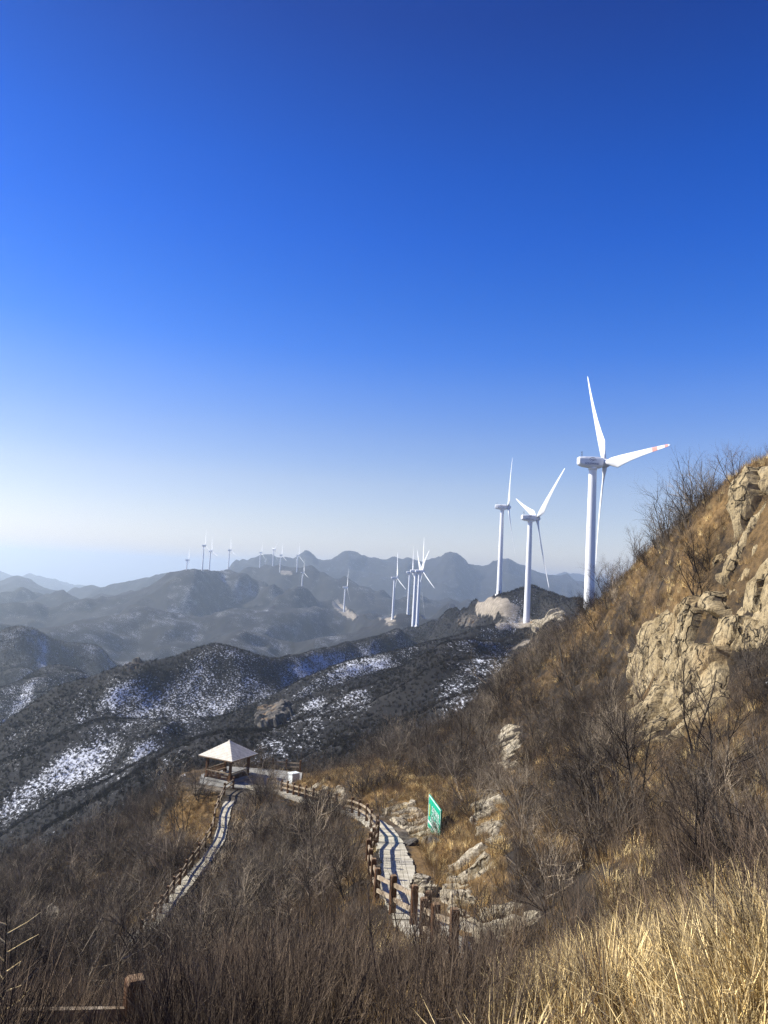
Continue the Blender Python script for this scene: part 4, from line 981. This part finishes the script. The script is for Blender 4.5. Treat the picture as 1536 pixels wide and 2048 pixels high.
P = spots(3400, 4.6, 14, 6, lambda x, y, r: np.clip((gold(x, y) - .42) * 1.8, 0, 1) * (patch(x, y, 1.3, 44) > .52), 1.0, 2)
scatter('tall_grass', 'tall_grass', *P, seed=4)
P = spots(60000, 3.6, 116, 7, lambda x, y, r: np.clip(.02 + 1.1 * gold(x, y), .03, 1), .4, 2, keep=.6, rockp=.35)
P2 = spots(2600, 2.2, 9, 17, lambda x, y, r: (np.abs(np.arctan2(x, y)) > .56) * 1.0, .4, 2, az=1.0)
scatter('brown_grass', 'brown_grass', *[np.concatenate([a, b]) for a, b in zip(P, P2)], seed=5)
def bd(x, y, r):
    s = samp(SNOW, x, y) ; e = samp(EARTH, x, y)
    return np.clip(.66 + .9 * (patch(x, y, 30, 51) - .5) - 1.4 * np.clip(s - .15, 0, .5), .3, 1) * (e < .35)
P = spots(420000, 105, 1100, 8, bd, 0, 1, .56)
P[2][:] *= np.interp(np.hypot(P[0][:, 0], P[0][:, 1]), [105, 300, 1100], [.55, .62, 1.15])
scatter('hillside_brush', 'hillside_brush', *P, seed=6)

# ------------------------------------------------------------------ bare trees that can be told apart
def tree_meshes(seed, Ht, stems, spread):
    rng = np.random.default_rng(seed); tr, cr = MB(), MB()
    cfg = dict(segs=[7, 5, 4, 3], wob=.09, up=[.05, .05, .05, .04], n=[6, 4, 3, 3], ch=[9, 6, 5], t0=[.3, .25, .25], ang=(22, 55), len=(.34, .58), tip=.3, split=[0, 1, 1, 1])
    for k in range(stems):
        a = 6.28 * k / stems + rng.uniform(-.4, .4); le = spread * rng.uniform(.4, 1.2) if stems > 1 else .1
        grow([tr, cr], (.06 * math.cos(a), .06 * math.sin(a), -.25), (le * math.cos(a), le * math.sin(a), 1), Ht * rng.uniform(.75, 1.0), 0.0155 * Ht * rng.uniform(.8, 1.15) / stems ** .4, 3, rng, cfg)
    return tr.mesh('trunk', M['bark'], True), cr.mesh('crown', M['twig'] if stems > 2 and seed != 502 else M['dark_twig'])
TREES = [tree_meshes(500 + i, 4.0, s, sp) for i, (s, sp) in enumerate(((1, .1), (2, .35), (3, .45), (4, .5), (2, .25), (3, .6)))]
def tree(px, d, h, k, lab, lean=0, cat='tree', group=None, name='bare_tree'):
    g = G(px, d); root = empty(name, g, random.Random(px).uniform(0, 6.28)); s = h / 4.0
    root.scale = (s, s, s); root.rotation_euler = (0, R(lean), root.rotation_euler.z) if lean else root.rotation_euler
    link('trunk', TREES[k][0], None, root); link('crown', TREES[k][1], None, root)
    tag(root, lab, cat, group)
GT = 'bare trees and bushes on the rocky slope'
TL = [
 (395,83,4.4,1,'dark bare tree standing just below the pavilion landing'), (366,79,5.0,2,'dark bare tree with several stems left of the snowy path'),
 (349,80,4.2,4,'slim bare tree between the two largest trees left of the snowy path'), (307,86,4.6,3,'bare tree on the edge of the grassy slope against the snow'),
 (322,72,3.8,0,'bare tree leaning out in front of the snowy valley, lower on the slope'), (330,97,4.0,5,'bare bushy tree at the crest below the snow patch'),
 (424,88,2.4,4,'small bent bare tree right under the pavilion railing'), (549,80,3.4,2,'bare bushy tree between the pavilion landing and the path fence'),
 (486,74,3.2,1,'thin bare tree at the right edge of the snowy path'), (515,66,3.6,4,'slim bare tree right of the snowy path, in the brown thicket'),
 (640,44,4.6,3,'grey many stemmed bush in the middle of the thicket'), (575,40,4.2,5,'grey bare bush in the thicket between the two paths'),
 (690,37,3.4,2,'grey bare bush close left of the path fence'), (620,33,3.3,5,'low grey bare bush at the front of the thicket'), (520,45,3.6,3,'grey bare bush at the left of the thicket'),
 (805,19.6,2.3,1,'dark forked sapling standing in front of the stone path'),
 (925,72,5.2,4,'tall forked bare tree above the green sign'), (845,80,4.2,2,'bare bush on the golden slope left of the tall forked tree'), (745,86,3.8,1,'thin bare tree on the golden slope above the cut bank'),
 (985,62,4.4,5,'grey bare bush below the pale upright rock'), (1075,58,4.8,3,'broad grey bare bush in the middle of the slope'),
 (1390,33,4.6,1,'bare tree with a dark leaning trunk in front of the lower rock face'), (1220,42,4.2,4,'bare tree left of the lower rock face'),
 (1280,27,4.0,2,'grey bush on the slope below the lower rock face'), (1440,24,3.6,1,'bare tree among shrubs at the right of the slope'),
 (1180,30,3.4,4,'slim pale stemmed tree rising from the scrub above the golden grass'),
 (1470,50,2.6,2,'dark bare tree growing out of a crack in the upper rock face'), (1415,55,2.1,5,'bare bush on the skyline at the top of the rock face'),
 (1352,60,2.7,3,'widest bare bush on the skyline left of the rock face'), (1312,64,2.8,5,'low bare bush on the skyline between the two wide ones'),
 (1270,71,3.4,4,'thin upright bare tree on the skyline'), (1210,77,3.6,2,'bare tree on the skyline in front of the largest turbine tower'), (1165,82,3.0,5,'bare bush on the skyline left of the largest turbine tower'),
 (1130,72,4.6,3,'large grey bush on the slope under the largest turbine tower'), (1010,92,3.2,1,'dark bare tree with a bent trunk on the crest below the dirt pad'),
 (150,70,3.4,2,'dark bush on the lower slope above the pale slab'), (240,52,3.2,3,'dark bush left of the lower fence on the shaded slope'), (205,38,3.0,5,'dark bare bush in the shaded scrub at lower left'),
 (120,26,2.6,1,'bare sapling in the shaded scrub nearest the left edge'), (430,30,2.8,2,'bare bush in the scrub below the lower fence'),
 (1400,14,2.2,4,'pale thin sapling standing over the golden grass'), (1510,13,1.8,1,'thin sapling at the right edge over the golden grass'),
]
for i, (px, d, h, k, lab) in enumerate(TL): tree(px, d, h, k, lab, (i * 37 % 15) - 7, 'bush' if ' bush' in lab else 'tree', GT, 'bare_bush' if ' bush' in lab else 'bare_tree')

# pale branched stalk standing close at the left edge
g = G(6, 7.6); root = empty('dead_stalk', g); tag(root, 'dead upright stalk with pale sunlit side twigs at the left edge', 'plant')
rng = np.random.default_rng(9); a, c = MB(), MB()
top = Vector(at(14, 1815, 7.6)); pts = [Vector((0, 0, -.2)), (top - g) * .3 + Vector((.012, 0, 0)), (top - g) * .65 + Vector((-.01, 0, 0)), top - g]
a.tube(pts, [.014, .012, .009, .004], 6)
for i in range(15):
    t = .22 + .74 * i / 15; p = (top - g) * t; s = 1 if i % 2 else -1; L = rng.uniform(.12, .30)
    c.tube([p, p + Vector((s * L * .6, rng.uniform(-.1, .1), L * .35)), p + Vector((s * L, rng.uniform(-.1, .1), L * rng.uniform(.6, .9)))], [.006, .004, .0015], 4)
a.build('stem', M['bark'], root); c.build('twigs', M['grass'], root)

# ------------------------------------------------------------------ haze: one closed box of even air
mb = MB(); zlo = float(ZT.min()) - 1.0; zhi = 132.0
mb.box((0, 8400, (zlo + zhi) / 2), (26000, 17600, zhi - zlo))
hm = bpy.data.materials.new('haze_air'); hm.use_nodes = True; t = hm.node_tree; t.nodes.clear()
o = t.nodes.new('ShaderNodeOutputMaterial'); pv = t.nodes.new('ShaderNodeVolumePrincipled')
pv.inputs['Color'].default_value = HAZE_COLOR + (1,); pv.inputs['Density'].default_value = HAZE_DENSITY; pv.inputs['Anisotropy'].default_value = .45
t.links.new(pv.outputs[0], o.inputs['Volume'])
tag(mb.build('haze', hm), kind='stuff')
